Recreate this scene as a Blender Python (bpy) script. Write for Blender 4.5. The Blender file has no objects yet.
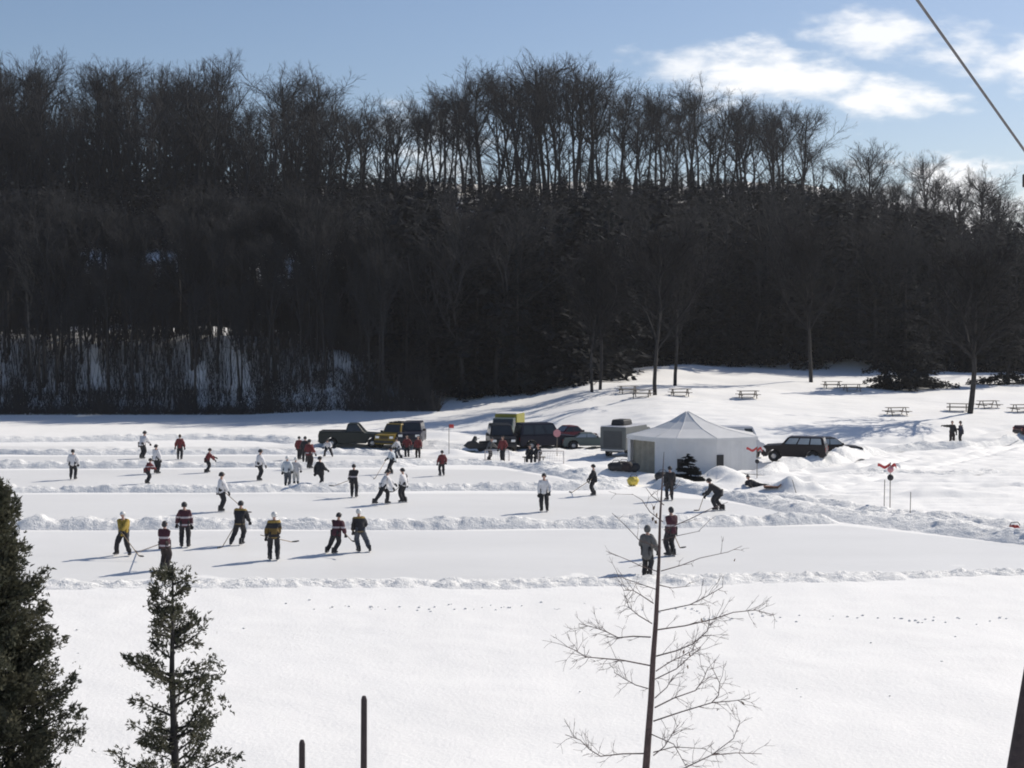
import bpy, math, random
import numpy as np
from mathutils import Vector, Matrix, Quaternion, noise as mnoise

random.seed(7); RNG = np.random.default_rng(7)
scene = bpy.context.scene
COL = scene.collection
PI = math.pi

# ------------------------------------------------------------------ camera
FLARE_VEIL = .00013  # density of the added veil that lifts the dark wood like lens flare
F = 1500.0; CAMZ = 9.0; PITCH = math.atan(59/F)
cam_d = bpy.data.cameras.new('camera'); cam = bpy.data.objects.new('camera', cam_d)
COL.objects.link(cam); scene.camera = cam
cam_d.sensor_width = 36; cam_d.lens = F/1024*36
cam_d.clip_start = 0.2; cam_d.clip_end = 6000
cam.location = (0, 0, CAMZ); cam.rotation_euler = (PI/2-PITCH, 0, 0)
scene.render.resolution_x = 1024; scene.render.resolution_y = 768

def ray(px, py):
    a = (px-512)/F; b = (384-py)/F
    c, s = math.cos(PITCH), math.sin(PITCH)
    return a, c+b*s, -s+b*c                      # x, y, z
def at(px, py, Y):
    x, y, z = ray(px, py)
    return Vector((x/y*Y, Y, CAMZ+z/y*Y))

# ------------------------------------------------------------------ terrain
def zpx(D, py): return at(512, py, D).z
COLS = {
 -900: [(26,0),(140,0),(151,.5),(157.5,7.6),(192,9),(262,34),(300,38),(500,34)],
 0:    [(26,0),(146,0),(151.5,.5),(158,zpx(158,334)),(192,9),(262,zpx(262,186)),(300,37),(500,33)],
 240:  [(26,0),(146,0),(151.5,.5),(158,zpx(158,338)),(192,8.6),(262,zpx(262,186)),(300,36),(500,33)],
 340:  [(26,0),(140,0),(148.5,.6),(155,zpx(155,350)),(192,8.6),(262,zpx(262,185)),(300,36),(500,33)],
 450:  [(26,0),(128,0),(146,1.1),(175,5.4),(192,8.6),(262,zpx(262,184)),(300,36),(500,33)],
 520:  [(26,0),(118,0),(130,.7),(150,2.0),(175,4.8),(192,8),(262,zpx(262,184)),(300,36),(500,33)],
 590:  [(26,0),(112,0),(128,1.6),(146,2.9),(168,3.9),(180,5.5),(262,zpx(262,184)),(300,35.5),(500,33)],
 660:  [(26,0),(110,0),(120,1.5),(133,2.75),(160,3.6),(180,4.4),(262,zpx(262,184)),(300,35),(500,33)],
 740:  [(26,0),(109,0),(118,1.3),(137,2.5),(160,3.2),(182,3.8),(262,zpx(262,184)),(300,34.5),(500,32)],
 830:  [(26,0),(109,0),(118,1.0),(137,2.1),(160,3.0),(182,3.7),(262,zpx(262,186)),(300,34),(500,30)],
 880:  [(26,0),(109,0),(118,.8),(137,2.0),(160,2.9),(182,3.5),(262,zpx(262,200)),(300,31),(500,27)],
 968:  [(26,0),(112,0),(118,.7),(129,1.55),(155,2.75),(185,3.3),(262,zpx(262,222)),(300,27),(500,24)],
 1060: [(26,0),(112,0),(118,.7),(129,1.6),(155,2.8),(185,3.4),(262,zpx(262,238)),(300,24),(500,21)],
 1900: [(26,0),(112,0),(118,.7),(129,1.6),(155,2.8),(185,3.4),(262,17),(300,19),(500,18)],
}
DG = np.arange(-60, 2200, 1.0)
_cp = sorted(COLS); _tab = []
for c in _cp:
    k = [(-60,7.0),(-5,6.6),(5,5.5),(10,3.9),(15,2.2),(21,.5)] + COLS[c] + [(2200, -20)]
    z = np.interp(DG, [a for a, b in k], [b for a, b in k])
    ker = np.array([.2,.6,.2]); zz = np.convolve(np.pad(z, 1, mode='edge'), ker, 'valid')
    _tab.append(zz)
_tab = np.array(_tab); _cp = np.array(_cp, float)
MOUNDS = []      # x, y, rx, ry, h
def hgt(x, y):
    x = np.asarray(x, float); y = np.asarray(y, float)
    px = np.clip(512+F*x/np.maximum(y, 20.0), _cp[0], _cp[-1])
    i = np.clip(np.searchsorted(_cp, px)-1, 0, len(_cp)-2)
    t = (px-_cp[i])/(_cp[i+1]-_cp[i]); t = t*t*(3-2*t)*.5+t*.5
    d = np.clip(y-DG[0], 0, len(DG)-2.001); j = d.astype(int); f = d-j
    a = _tab[i, j]*(1-f)+_tab[i, j+1]*f; b = _tab[i+1, j]*(1-f)+_tab[i+1, j+1]*f
    z = a*(1-t)+b*t
    w = np.clip((z-.6)/6, 0, 1)*np.clip((y-100)/30, 0, 1)
    z = z + w*(.5*np.sin(x*.21+1.3*np.sin(y*.09))*np.sin(y*.17+.4)+.25*np.sin(x*.55+2)*np.sin(y*.47+1))
    for (mx, my, rx, ry, h) in MOUNDS:
        z = z + h*np.exp(-((x-mx)/rx)**2-((y-my)/ry)**2)
    return z
def H1(x, y): return float(hgt(x, y))
_YS = np.concatenate([np.arange(22, 140, .1), np.arange(140, 330, .25)])
def gp(px, py):
    """where the sight line through a photo point meets the terrain"""
    a, b, c = ray(px, py)
    X = a/b*_YS; Z = CAMZ+c/b*_YS
    below = np.nonzero(Z <= hgt(X, _YS))[0]
    k = below[0] if len(below) else len(_YS)-1
    return Vector((X[k], _YS[k], float(hgt(X[k], _YS[k]))))

# ------------------------------------------------------------------ materials
def N(nt, t, **kw):
    n = nt.nodes.new(t)
    for k, v in kw.items(): setattr(n, k, v)
    return n
MATS = {}
def mat(name, col, rough=.7, var=.12, scale=6.0, bump=0.0, bscale=None, metal=0.0, spec=.4, transl=0.0, stripes=None, col2=None):
    if name in MATS: return MATS[name]
    m = bpy.data.materials.new(name); m.use_nodes = True; nt = m.node_tree; L = nt.links
    bs = nt.nodes['Principled BSDF']; out = nt.nodes['Material Output']
    bs.inputs['Roughness'].default_value = rough; bs.inputs['Metallic'].default_value = metal
    bs.inputs['Specular IOR Level'].default_value = spec
    tc = N(nt, 'ShaderNodeTexCoord')
    nz = N(nt, 'ShaderNodeTexNoise'); nz.inputs['Scale'].default_value = scale; nz.inputs['Detail'].default_value = 6
    L.new(tc.outputs['Object'], nz.inputs['Vector'])
    rp = N(nt, 'ShaderNodeValToRGB')
    rp.color_ramp.elements[0].position = .3; rp.color_ramp.elements[1].position = .7
    c = Vector(col); c2 = Vector(col2) if col2 else c*(1+var)
    rp.color_ramp.elements[0].color = (*(c*(1-var)), 1); rp.color_ramp.elements[1].color = (*[min(1, v) for v in c2], 1)
    L.new(nz.outputs['Fac'], rp.inputs['Fac'])
    cs = rp.outputs['Color']
    if stripes:                                   # woven bands of a jersey, at heights up the body (object space)
        sx = N(nt, 'ShaderNodeSeparateXYZ'); L.new(tc.outputs['Object'], sx.inputs[0])
        for (z0, z1, sc) in stripes:
            g = N(nt, 'ShaderNodeMath', operation='GREATER_THAN'); g.inputs[1].default_value = z0
            l = N(nt, 'ShaderNodeMath', operation='LESS_THAN'); l.inputs[1].default_value = z1
            mu = N(nt, 'ShaderNodeMath', operation='MULTIPLY')
            L.new(sx.outputs['Z'], g.inputs[0]); L.new(sx.outputs['Z'], l.inputs[0])
            L.new(g.outputs[0], mu.inputs[0]); L.new(l.outputs[0], mu.inputs[1])
            mx = N(nt, 'ShaderNodeMix', data_type='RGBA'); L.new(mu.outputs[0], mx.inputs['Factor'])
            L.new(cs, mx.inputs['A']); mx.inputs['B'].default_value = (*sc, 1); cs = mx.outputs['Result']
    L.new(cs, bs.inputs['Base Color'])
    if bump:
        nb = N(nt, 'ShaderNodeTexNoise'); nb.inputs['Scale'].default_value = bscale or scale*3; nb.inputs['Detail'].default_value = 5
        L.new(tc.outputs['Object'], nb.inputs['Vector'])
        b = N(nt, 'ShaderNodeBump'); b.inputs['Strength'].default_value = bump; b.inputs['Distance'].default_value = .05
        L.new(nb.outputs['Fac'], b.inputs['Height']); L.new(b.outputs['Normal'], bs.inputs['Normal'])
    if transl:
        tr = N(nt, 'ShaderNodeBsdfTranslucent'); L.new(cs, tr.inputs['Color'])
        ms = N(nt, 'ShaderNodeMixShader'); ms.inputs['Fac'].default_value = transl
        L.new(bs.outputs[0], ms.inputs[1]); L.new(tr.outputs[0], ms.inputs[2]); L.new(ms.outputs[0], out.inputs['Surface'])
    MATS[name] = m
    return m

def snow_mat(name, col, var, scales, bump, rough=.75, stretch=(1,1,1), dist=.08):
    m = bpy.data.materials.new(name); m.use_nodes = True; nt = m.node_tree; L = nt.links
    bs = nt.nodes['Principled BSDF']; bs.inputs['Roughness'].default_value = rough; bs.inputs['Specular IOR Level'].default_value = .25
    tc = N(nt, 'ShaderNodeTexCoord'); mp = N(nt, 'ShaderNodeMapping'); mp.inputs['Scale'].default_value = stretch
    L.new(tc.outputs['Object'], mp.inputs['Vector'])
    hs = []
    for s in scales:
        n = N(nt, 'ShaderNodeTexNoise'); n.inputs['Scale'].default_value = s; n.inputs['Detail'].default_value = 7; n.inputs['Roughness'].default_value = .6
        L.new(mp.outputs[0], n.inputs['Vector']); hs.append(n.outputs['Fac'])
    rp = N(nt, 'ShaderNodeValToRGB'); rp.color_ramp.elements[0].position = .3; rp.color_ramp.elements[1].position = .68
    c = Vector(col); rp.color_ramp.elements[0].color = (*(c*(1-var)), 1); rp.color_ramp.elements[1].color = (*c, 1)
    L.new(hs[0], rp.inputs['Fac']); L.new(rp.outputs['Color'], bs.inputs['Base Color'])
    ad = hs[0]
    for h in hs[1:]:
        a = N(nt, 'ShaderNodeMath', operation='ADD'); L.new(ad, a.inputs[0]); L.new(h, a.inputs[1]); ad = a.outputs[0]
    b = N(nt, 'ShaderNodeBump'); b.inputs['Strength'].default_value = bump; b.inputs['Distance'].default_value = dist
    L.new(ad, b.inputs['Height']); L.new(b.outputs['Normal'], bs.inputs['Normal'])
    MATS[name] = m
    return m

M_snow = snow_mat('snow', (.88,.87,.85), .05, (.25, 1.7, 9.0), .25)
M_bank = snow_mat('snow_bank', (.87,.865,.85), .07, (1.5, 6.0, 16.0), .7)
M_ice = snow_mat('rink_ice', (.80,.795,.78), .11, (.16, .9, 5.0), .12, rough=.5, stretch=(.45,1,1))
M_bark = mat('bark', (.030,.028,.028), .9, .3, 3, .4)
M_barkpale = mat('bark_pale', (.14,.13,.12), .9, .3, 3, .4)
M_twig = mat('twig', (.021,.022,.025), .9, .25, 1.5)
M_twig2 = mat('twig_grey', (.027,.027,.030), .9, .25, 1.5)
M_needle = mat('needles', (.020,.024,.026), .95, .3, .8, spec=.08)
M_needle2 = mat('needles_brown', (.023,.024,.026), .95, .3, .8, spec=.08)
M_cedar = mat('cedar_scale_leaves', (.060,.072,.045), .8, .4, 5, transl=.2, col2=(.105,.10,.065))
M_saptrunk = mat('sapling_bark', (.085,.060,.058), .85, .25, 12, .4)
M_wood = mat('weathered_wood', (.20,.175,.15), .85, .25, 5, .3)
M_darkwood = mat('dark_wood', (.038,.028,.030), .8, .25, 9, .3)
M_brush = mat('brush', (.032,.029,.028), .9, .3, 1)
M_glass = mat('car_glass', (.03,.035,.04), .08, .1, 2, spec=.6)
M_glasslit = mat('car_glass_pale', (.30,.34,.37), .15, .15, 2, spec=.6)
M_tyre = mat('tyre', (.02,.02,.02), .8, .15, 20)
M_rim = mat('wheel_rim', (.35,.35,.36), .35, .1, 10, metal=.8)
M_chrome = mat('bumper_metal', (.35,.36,.37), .3, .1, 10, metal=.8)
M_lens = mat('headlight_lens', (.75,.76,.74), .12, .05, 10, spec=.8)
M_tail = mat('tail_light', (.35,.02,.02), .2, .1, 10)
M_black = mat('black_plastic', (.022,.022,.025), .6, .2, 8)
M_tent = mat('tent_fabric', (.80,.80,.80), .55, .04, 2, .08, 3, transl=.25)
M_tan = mat('tan_canvas', (.27,.25,.20), .8, .15, 3, .2)
M_skin = mat('skin', (.50,.31,.24), .6, .08, 20)
M_eye = mat('eye', (.03,.025,.02), .3, .1, 20)
M_lip = mat('lip', (.36,.15,.13), .5, .1, 20)
M_blade = mat('skate_blade', (.5,.5,.52), .3, .05, 10, metal=.9)
M_stick = mat('stick_shaft', (.28,.20,.12), .6, .2, 10)
M_stickb = mat('stick_blade', (.03,.03,.03), .7, .2, 10)

# ------------------------------------------------------------------ mesh helpers
def mesh_np(name, V, tris=None, quads=None, mats=(), smooth=False, mi=None):
    me = bpy.data.meshes.new(name)
    V = np.asarray(V, np.float32).reshape(-1, 3)
    parts = []
    nt = 0 if tris is None else len(tris); nq = 0 if quads is None else len(quads)
    loops = []
    if nt: loops.append(np.asarray(tris, np.int32).ravel())
    if nq: loops.append(np.asarray(quads, np.int32).ravel())
    lo = np.concatenate(loops)
    me.vertices.add(len(V)); me.vertices.foreach_set('co', V.ravel())
    me.loops.add(len(lo)); me.loops.foreach_set('vertex_index', lo)
    st = np.concatenate([np.arange(nt)*3, nt*3+np.arange(nq)*4]).astype(np.int32)
    me.polygons.add(nt+nq); me.polygons.foreach_set('loop_start', st)
    if smooth: me.polygons.foreach_set('use_smooth', np.ones(nt+nq, bool))
    for m in mats: me.materials.append(m)
    if mi is not None: me.polygons.foreach_set('material_index', np.asarray(mi, np.int32))
    me.update(calc_edges=True); me.validate()
    return me
class MB:
    """collects shapes; build() links them as one mesh object"""
    def __init__(s): s.v = []; s.f = []; s.m = []
    def add(s, vs, fs, mi=0):
        o = len(s.v); s.v += [tuple(v) for v in vs]; s.f += [tuple(i+o for i in f) for f in fs]; s.m += [mi]*len(fs)
    def box(s, c, d, mi=0, R=None, taper=1.0):
        x, y, z = d[0]/2, d[1]/2, d[2]/2
        vs = [Vector((sx*x*(taper if sz > 0 else 1), sy*y*(taper if sz > 0 else 1), sz*z)) for sz in (-1, 1) for sy in (-1, 1) for sx in (-1, 1)]
        if R: vs = [R @ v for v in vs]
        vs = [v+Vector(c) for v in vs]
        s.add(vs, [(0,2,3,1),(4,5,7,6),(0,1,5,4),(2,6,7,3),(0,4,6,2),(1,3,7,5)], mi)
    def tube(s, pts, rad, n=8, mi=0, cap=True):
        pts = [Vector(p) for p in pts]
        if not hasattr(rad, '__len__'): rad = [rad]*len(pts)
        vs = []; k = len(pts)
        for i, p in enumerate(pts):
            t = (pts[min(i+1, k-1)]-pts[max(i-1, 0)]).normalized()
            a = t.orthogonal().normalized() if abs(t.z) > .98 else t.cross(Vector((0,0,1))).normalized()
            b = t.cross(a)
            for j in range(n):
                q = 2*PI*j/n; vs.append(p+(a*math.cos(q)+b*math.sin(q))*rad[i])
        fs = [(i*n+j, i*n+(j+1) % n, (i+1)*n+(j+1) % n, (i+1)*n+j) for i in range(k-1) for j in range(n)]
        if cap: fs += [tuple(range(n))[::-1], tuple((k-1)*n+j for j in range(n))]
        s.add(vs, fs, mi)
    def ball(s, c, r, nu=12, nv=8, mi=0, z0=-1.0, fn=None):
        if not hasattr(r, '__len__'): r = (r, r, r)
        vs = []; fs = []
        for i in range(nv+1):
            ph = math.asin(max(-1, z0))+(PI/2-math.asin(max(-1, z0)))*i/nv
            for j in range(nu):
                th = 2*PI*j/nu
                v = Vector((math.cos(ph)*math.cos(th), math.cos(ph)*math.sin(th), math.sin(ph)))
                if fn: v = fn(v)
                vs.append((c[0]+v.x*r[0], c[1]+v.y*r[1], c[2]+v.z*r[2]))
        for i in range(nv):
            for j in range(nu): fs.append((i*nu+j, i*nu+(j+1) % nu, (i+1)*nu+(j+1) % nu, (i+1)*nu+j))
        fs.append(tuple(range(nu))[::-1])
        s.add(vs, fs, mi)
    def prism(s, poly, y0, y1, mi=0):
        """side outline (x,z) pushed out from y0 to y1"""
        n = len(poly)
        vs = [(x, y0, z) for x, z in poly]+[(x, y1, z) for x, z in poly]
        s.add(vs, [tuple(range(n)), tuple(range(2*n-1, n-1, -1))]+[(i, i+n, (i+1) % n+n, (i+1) % n) for i in range(n)], mi)
    def lathe(s, prof, n=20, axis='y', mi=0):
        vs = []; fs = []
        for (r, h) in prof:
            for j in range(n):
                q = 2*PI*j/n
                vs.append((r*math.cos(q), h, r*math.sin(q)) if axis == 'y' else (r*math.cos(q), r*math.sin(q), h))
        k = len(prof)
        for i in range(k-1):
            for j in range(n): fs.append((i*n+j, i*n+(j+1) % n, (i+1)*n+(j+1) % n, (i+1)*n+j))
        fs += [tuple(range(n))[::-1], tuple((k-1)*n+j for j in range(n))]
        s.add(vs, fs, mi)
    def mesh(s, name, mats, smooth=False, fixn=True):
        me = bpy.data.meshes.new(name); me.from_pydata(s.v, [], s.f)
        for m in (mats if isinstance(mats, (list, tuple)) else [mats]): me.materials.append(m)
        me.polygons.foreach_set('material_index', s.m)
        if fixn:
            import bmesh
            b = bmesh.new(); b.from_mesh(me); bmesh.ops.recalc_face_normals(b, faces=b.faces); b.to_mesh(me); b.free()
        if smooth: me.polygons.foreach_set('use_smooth', [True]*len(me.polygons))
        me.update(); return me
    def build(s, name, mats, parent=None, smooth=False, bevel=0):
        o = link(name, s.mesh(name, mats, smooth), parent)
        if bevel:
            b = o.modifiers.new('bevel', 'BEVEL'); b.width = bevel; b.segments = 2; b.limit_method = 'ANGLE'; b.angle_limit = .6
        return o
def link(name, me, parent=None):
    o = bpy.data.objects.new(name, me); COL.objects.link(o)
    if parent: o.parent = parent
    return o
def tag(o, label=None, cat=None, group=None, kind=None):
    if label: o['label'] = label
    if cat: o['category'] = cat
    if group: o['group'] = group
    if kind: o['kind'] = kind
    return o
def thing(name, label, cat, loc, rz=0, group=None):
    o = bpy.data.objects.new(name, None); o.empty_display_size = .3; COL.objects.link(o)
    o.location = loc; o.rotation_euler = (0, 0, rz)
    return tag(o, label, cat, group)
def copy_tree(o, parent=None):
    c = o.copy(); COL.objects.link(c); c.parent = parent
    for ch in o.children: copy_tree(ch, c)
    return c

# ------------------------------------------------------------------ ground sheet
def P(px, py): return gp(px, py)
for (px, py, rx, ry, h) in [(735,487,1.0,.8,.75),(722,478,.9,.7,.7),(795,492,1.5,.9,.75),(770,478,3.0,1.2,.35),(840,462,3.4,1.2,.3),
        (800,466,3.2,1.0,.35),(870,470,2.5,1.2,.35),(650,482,1.2,.7,.5),(615,476,1.8,.7,.4),(555,470,1.1,.7,.5),(452,455,1.3,.8,.45),(470,446,2.8,1.0,.35),
        (700,489,2.0,.6,.35),(590,474,1.3,.6,.35),(935,495,2.6,1.0,.4),(1000,520,2.6,1.0,.35),(440,438,3,1.2,.5),(335,446,4.0,.8,.35),(430,447,2.5,.7,.3),
        (950,449,4,.6,.2),(990,442,4,.7,.25),(880,448,3,.6,.2)]:
    p = P(px, py); MOUNDS.append((p.x, p.y, rx, ry, h))
ys = np.concatenate([np.linspace(-60, 20, 22), np.arange(22, 150, .36), np.arange(150, 290, 1.2), np.linspace(292, 620, 40), np.linspace(650, 2150, 18)])
core = np.linspace(-.40, .40, 330)
ss = np.concatenate([np.linspace(-1.5, -.42, 36), core, np.linspace(.42, 1.5, 36)])
SX, SY = np.meshgrid(ss, ys); GX = SX*(np.abs(SY)+14); GY = SY
GZ = hgt(GX, GY)
def rough_mask(x, y):
    px = 512+F*x/max(y, 20)
    if y < 60 or y > 135: return 0.0
    pyl = 325+CAMZ*F/y                             # photo row of the flat ground here
    if px > 500:                                   # parking strip and the churned snow by the tent and cars
        edge = 462+(px-500)*.05 if px < 690 else 484+(px-690)*.155
        return max(0., min(1., (edge-pyl)/6))*(1 if y < 112 else max(.25, 1-(y-112)/12))
    return .35*max(0., min(1., (450-pyl)/8)) if px > 300 else .15*max(0, min(1, (455-pyl)/8))
flat = GZ.copy().ravel()
for k, (x, y) in enumerate(zip(GX.ravel(), GY.ravel())):
    if 55 < y < 136 and abs(x) < .4*(y+14):
        w = rough_mask(x, y)
        if w > 0:
            a = mnoise.fractal((x*.9, y*1.6, 3.1), 1.0, 2.0, 4)*(.17 if x < 18 else .08) + mnoise.fractal((x*.12, y*1.3, 9.), 1.0, 2.0, 3)*(.22 if x < 18 else .15)
            flat[k] += w*a
    if 20 < y < 56: flat[k] += .05*mnoise.noise((x*.22, y*.3, 1.)) + .02*mnoise.noise((x*.9, y*1.3, 4.))
    if y > 100 and flat[k] > .4: flat[k] += .06*mnoise.noise((x*.5, y*.9, 5.))
for line, wd, dp in [([(800,470),(850,463),(900,456),(960,452),(1024,440),(1100,432)],.34,.20),([(812,473),(862,466),(915,459),(975,454),(1040,442)],.34,.20),([(850,478),(930,468),(985,456),(1010,450)],.3,.15),
        ([(800,482),(900,476),(960,475),(1050,470)],.3,.12),([(870,444),(930,441),(990,431),(1060,424)],.55,.3),([(890,493),(960,489),(1013,486)],.3,.14)]:
    g_ = [P(*p) for p in line]; fx, fy = GX.ravel(), GY.ravel(); sel = (fy > 75) & (fy < 135) & (fx > 10) & (fx < 60)
    dmin = np.full(sel.sum(), 9.)
    for a, b in zip(g_[:-1], g_[1:]):
        ab = np.array([b.x-a.x, b.y-a.y]); ap = np.stack([fx[sel]-a.x, fy[sel]-a.y], -1); t = np.clip(ap @ ab/(ab @ ab), 0, 1)
        dmin = np.minimum(dmin, np.linalg.norm(ap-t[:, None]*ab, axis=1))
    flat[sel] += -dp*np.exp(-(dmin/wd)**2)+dp*.45*np.exp(-((dmin-2.2*wd)/wd)**2)
idx = np.arange(len(ys)*len(ss)).reshape(len(ys), len(ss))
Q = np.stack([idx[:-1,:-1], idx[:-1,1:], idx[1:,1:], idx[1:,:-1]], -1).reshape(-1, 4)
ground = link('snow_ground', mesh_np('snow_ground', np.stack([GX.ravel(), GY.ravel(), flat], -1), quads=Q, mats=[M_snow], smooth=True))
tag(ground, 'snow covered lake, shore and wooded hillside', kind='structure')

# ------------------------------------------------------------------ shovelled rinks (thin sheets) and the windrows between them
def rink(pts):
    w = [P(*p) for p in pts]; mb = MB()
    mb.add([(p.x, p.y, .012) for p in w], [tuple(range(len(w)))])
    o = mb.build('rink_ice', M_ice); return tag(o, kind='structure')
rink([(-140,581),(40,584),(512,583),(1180,569),(1180,556),(1000,543),(840,526),(512,531),(-140,532)])
rink([(-140,525),(300,526),(560,526),(790,521),(826,517),(705,500),(600,494),(300,494),(-140,495)])
rink([(-120,490),(330,489),(575,486),(560,479),(505,470),(300,469),(-120,471)])
rink([(-100,465),(330,464),(500,461),(470,457),(300,456),(-100,457)])
rink([(-90,452),(250,451),(330,451),(330,447),(-90,446)])

def windrow(line, width, height, seed, dx=.11, lump=1.0, closed=False):
    g = [P(*p) for p in line]; pts = []
    for a, b in zip(g[:-1], g[1:]):
        n = max(1, int((b-a).length/dx))
        pts += [a.lerp(b, i/n) for i in range(n)]
    pts.append(g[-1])
    A = np.array([[p.x, p.y] for p in pts]); n = len(A)
    k = 41; ker = np.ones(k)/k
    if n > 3*k: A = np.stack([np.convolve(np.pad(A[:, i], k//2, mode='edge'), ker, 'valid') for i in (0, 1)], -1)
    T = np.gradient(A, axis=0); T /= np.linalg.norm(T, axis=1, keepdims=True)+1e-9
    Nn = np.stack([-T[:, 1], T[:, 0]], -1)
    m = 29; ts = np.linspace(-1, 1, m); V = np.zeros((n, m, 3))
    for i in range(n):
        s = i*dx
        hw = width*(.75+.5*mnoise.noise((s*.13, seed, 0))); hh = height*(.95+.35*mnoise.noise((s*.21, seed, 7))+.35*mnoise.noise((s*.9, seed, 2)))
        endf = min(1, min(i, n-1-i)/14); hh = .85*max(.05, hh)*endf
        off = .35*mnoise.noise((s*.17, seed, 3))
        for j, t in enumerate(ts):
            q = A[i]+Nn[i]*(t*hw+off)
            prof = (1-t*t)**1.3
            z = hh*prof
            if prof > 0:
                c = mnoise.cell((q[0]*2.6, q[1]*2.6, seed))
                z += lump*endf*prof**.6*(.11*mnoise.fractal((q[0]*1.7, q[1]*1.7, seed), .9, 2.1, 5)+.07*abs(mnoise.noise((q[0]*3.3, q[1]*3.3, seed)))+.06*abs(mnoise.noise((q[0]*7, q[1]*7, seed)))+.02*c)
            V[i, j] = (q[0], q[1], z-.04*(1-prof))
    V[:, :, 2] += hgt(V[:, :, 0], V[:, :, 1])
    idx = np.arange(n*m).reshape(n, m)
    Q = np.stack([idx[:-1,:-1], idx[1:,:-1], idx[1:,1:], idx[:-1,1:]], -1).reshape(-1, 4)
    me = mesh_np('snow_bank', V.reshape(-1, 3), quads=Q, mats=[M_bank], smooth=True)
    return tag(link('snow_bank', me), kind='structure')
windrow([(-160,586),(45,585),(260,584),(512,584),(760,579),(1190,569)], 1.7, .10, 1.5, lump=1.1)
windrow([(-160,528),(230,527),(512,527),(700,525),(850,522)], 1.2, .44, 2.5)
windrow([(-150,492),(220,491),(420,490),(590,488),(640,487)], 1.3, .38, 3.5)
windrow([(-140,468),(200,467),(350,466),(430,465)], 1.5, .40, 4.5, dx=.16)
windrow([(350,465),(500,463),(560,474),(600,482),(640,485)], 1.2, .30, 5.5, dx=.16)
windrow([(-120,454),(150,454),(330,453),(440,455)], 1.6, .38, 6.5, dx=.18)
windrow([(-100,441),(100,441),(200,438),(300,442),(330,444)], 1.6, .42, 7.5, dx=.2)
windrow([(640,486),(700,492),(760,502),(850,519),(930,527),(1024,541),(1190,562)], 1.8, .42, 8.5)
windrow([(760,494),(850,508),(930,518),(1024,528),(1190,548)], 1.6, .30, 9.5)
windrow([(762,475),(780,472),(800,469),(830,463),(862,456),(890,453)], 1.4, .72, 10.5, dx=.2)
windrow([(872,451),(915,448),(960,447),(1024,438),(1100,432)], 1.0, .38, 12.5, dx=.2)
windrow([(820,474),(880,470),(950,474),(1024,470)], 1.2, .12, 13.5, dx=.2)
windrow([(380,447),(420,446),(480,448),(520,457)], 1.5, .30, 11.5, dx=.2)
# clods and footprints trodden across the front snowfield
mb = MB()
for k in range(120):
    if k < 95: px = random.uniform(330, 1020); py = 607+(px-330)*.010+random.gauss(0, 2.2) + (6 if px > 700 else 0)
    else: px = random.uniform(60, 1000); py = random.uniform(596, 700)
    p = P(px, py); r = random.uniform(.015, .045)
    mb.ball((p.x, p.y, p.z+r*.2), (r*1.4, r, r*.7), 6, 3)
tag(mb.build('snow_clods', M_bank), 'small snow clods scattered over the front snowfield', 'snow', kind='stuff')

# ------------------------------------------------------------------ trees
def tube_batch(chains, n=3):
    """chains: list of (points Kx3, radii K) -> verts, quads"""
    Vs = []; Qs = []; o = 0
    for pts, rad in chains:
        pts = np.asarray(pts, float); rad = np.asarray(rad, float); k = len(pts)
        t = np.gradient(pts, axis=0); t /= np.linalg.norm(t, axis=1, keepdims=True)+1e-9
        ref = np.where(np.abs(t[:, 2:3]) > .9, np.array([[1., 0, 0]]), np.array([[0, 0, 1.]]))
        a = np.cross(t, ref); a /= np.linalg.norm(a, axis=1, keepdims=True)+1e-9; b = np.cross(t, a)
        q = 2*PI*np.arange(n)/n
        ring = pts[:, None]+(a[:, None]*np.cos(q)[None, :, None]+b[:, None]*np.sin(q)[None, :, None])*rad[:, None, None]
        Vs.append(ring.reshape(-1, 3))
        i = np.arange(k-1)[:, None]*n; j = np.arange(n)[None]
        Qs.append((np.stack([i+j, i+(j+1) % n, i+n+(j+1) % n, i+n+j], -1).reshape(-1, 4))+o)
        o += k*n
    return np.concatenate(Vs), np.concatenate(Qs)
def wander(p, d, length, r0, r1, k, bend, up, rs):
    pts = [p.copy()]; d = d.copy(); dirs = [d.copy()]
    for i in range(k):
        d = d+rs.normal(0, bend, 3)+np.array([0, 0, up]); d /= np.linalg.norm(d)
        p = p+d*length/k; pts.append(p.copy()); dirs.append(d.copy())
    return np.array(pts), np.linspace(r0, r1, k+1), dirs
def side_dir(d, ang, az):
    d = d/np.linalg.norm(d); a = np.cross(d, [0, 0, 1.]) if abs(d[2]) < .95 else np.cross(d, [1., 0, 0])
    a /= np.linalg.norm(a); b = np.cross(d, a)
    return d*math.cos(ang)+(a*math.cos(az)+b*math.sin(az))*math.sin(ang)
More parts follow.
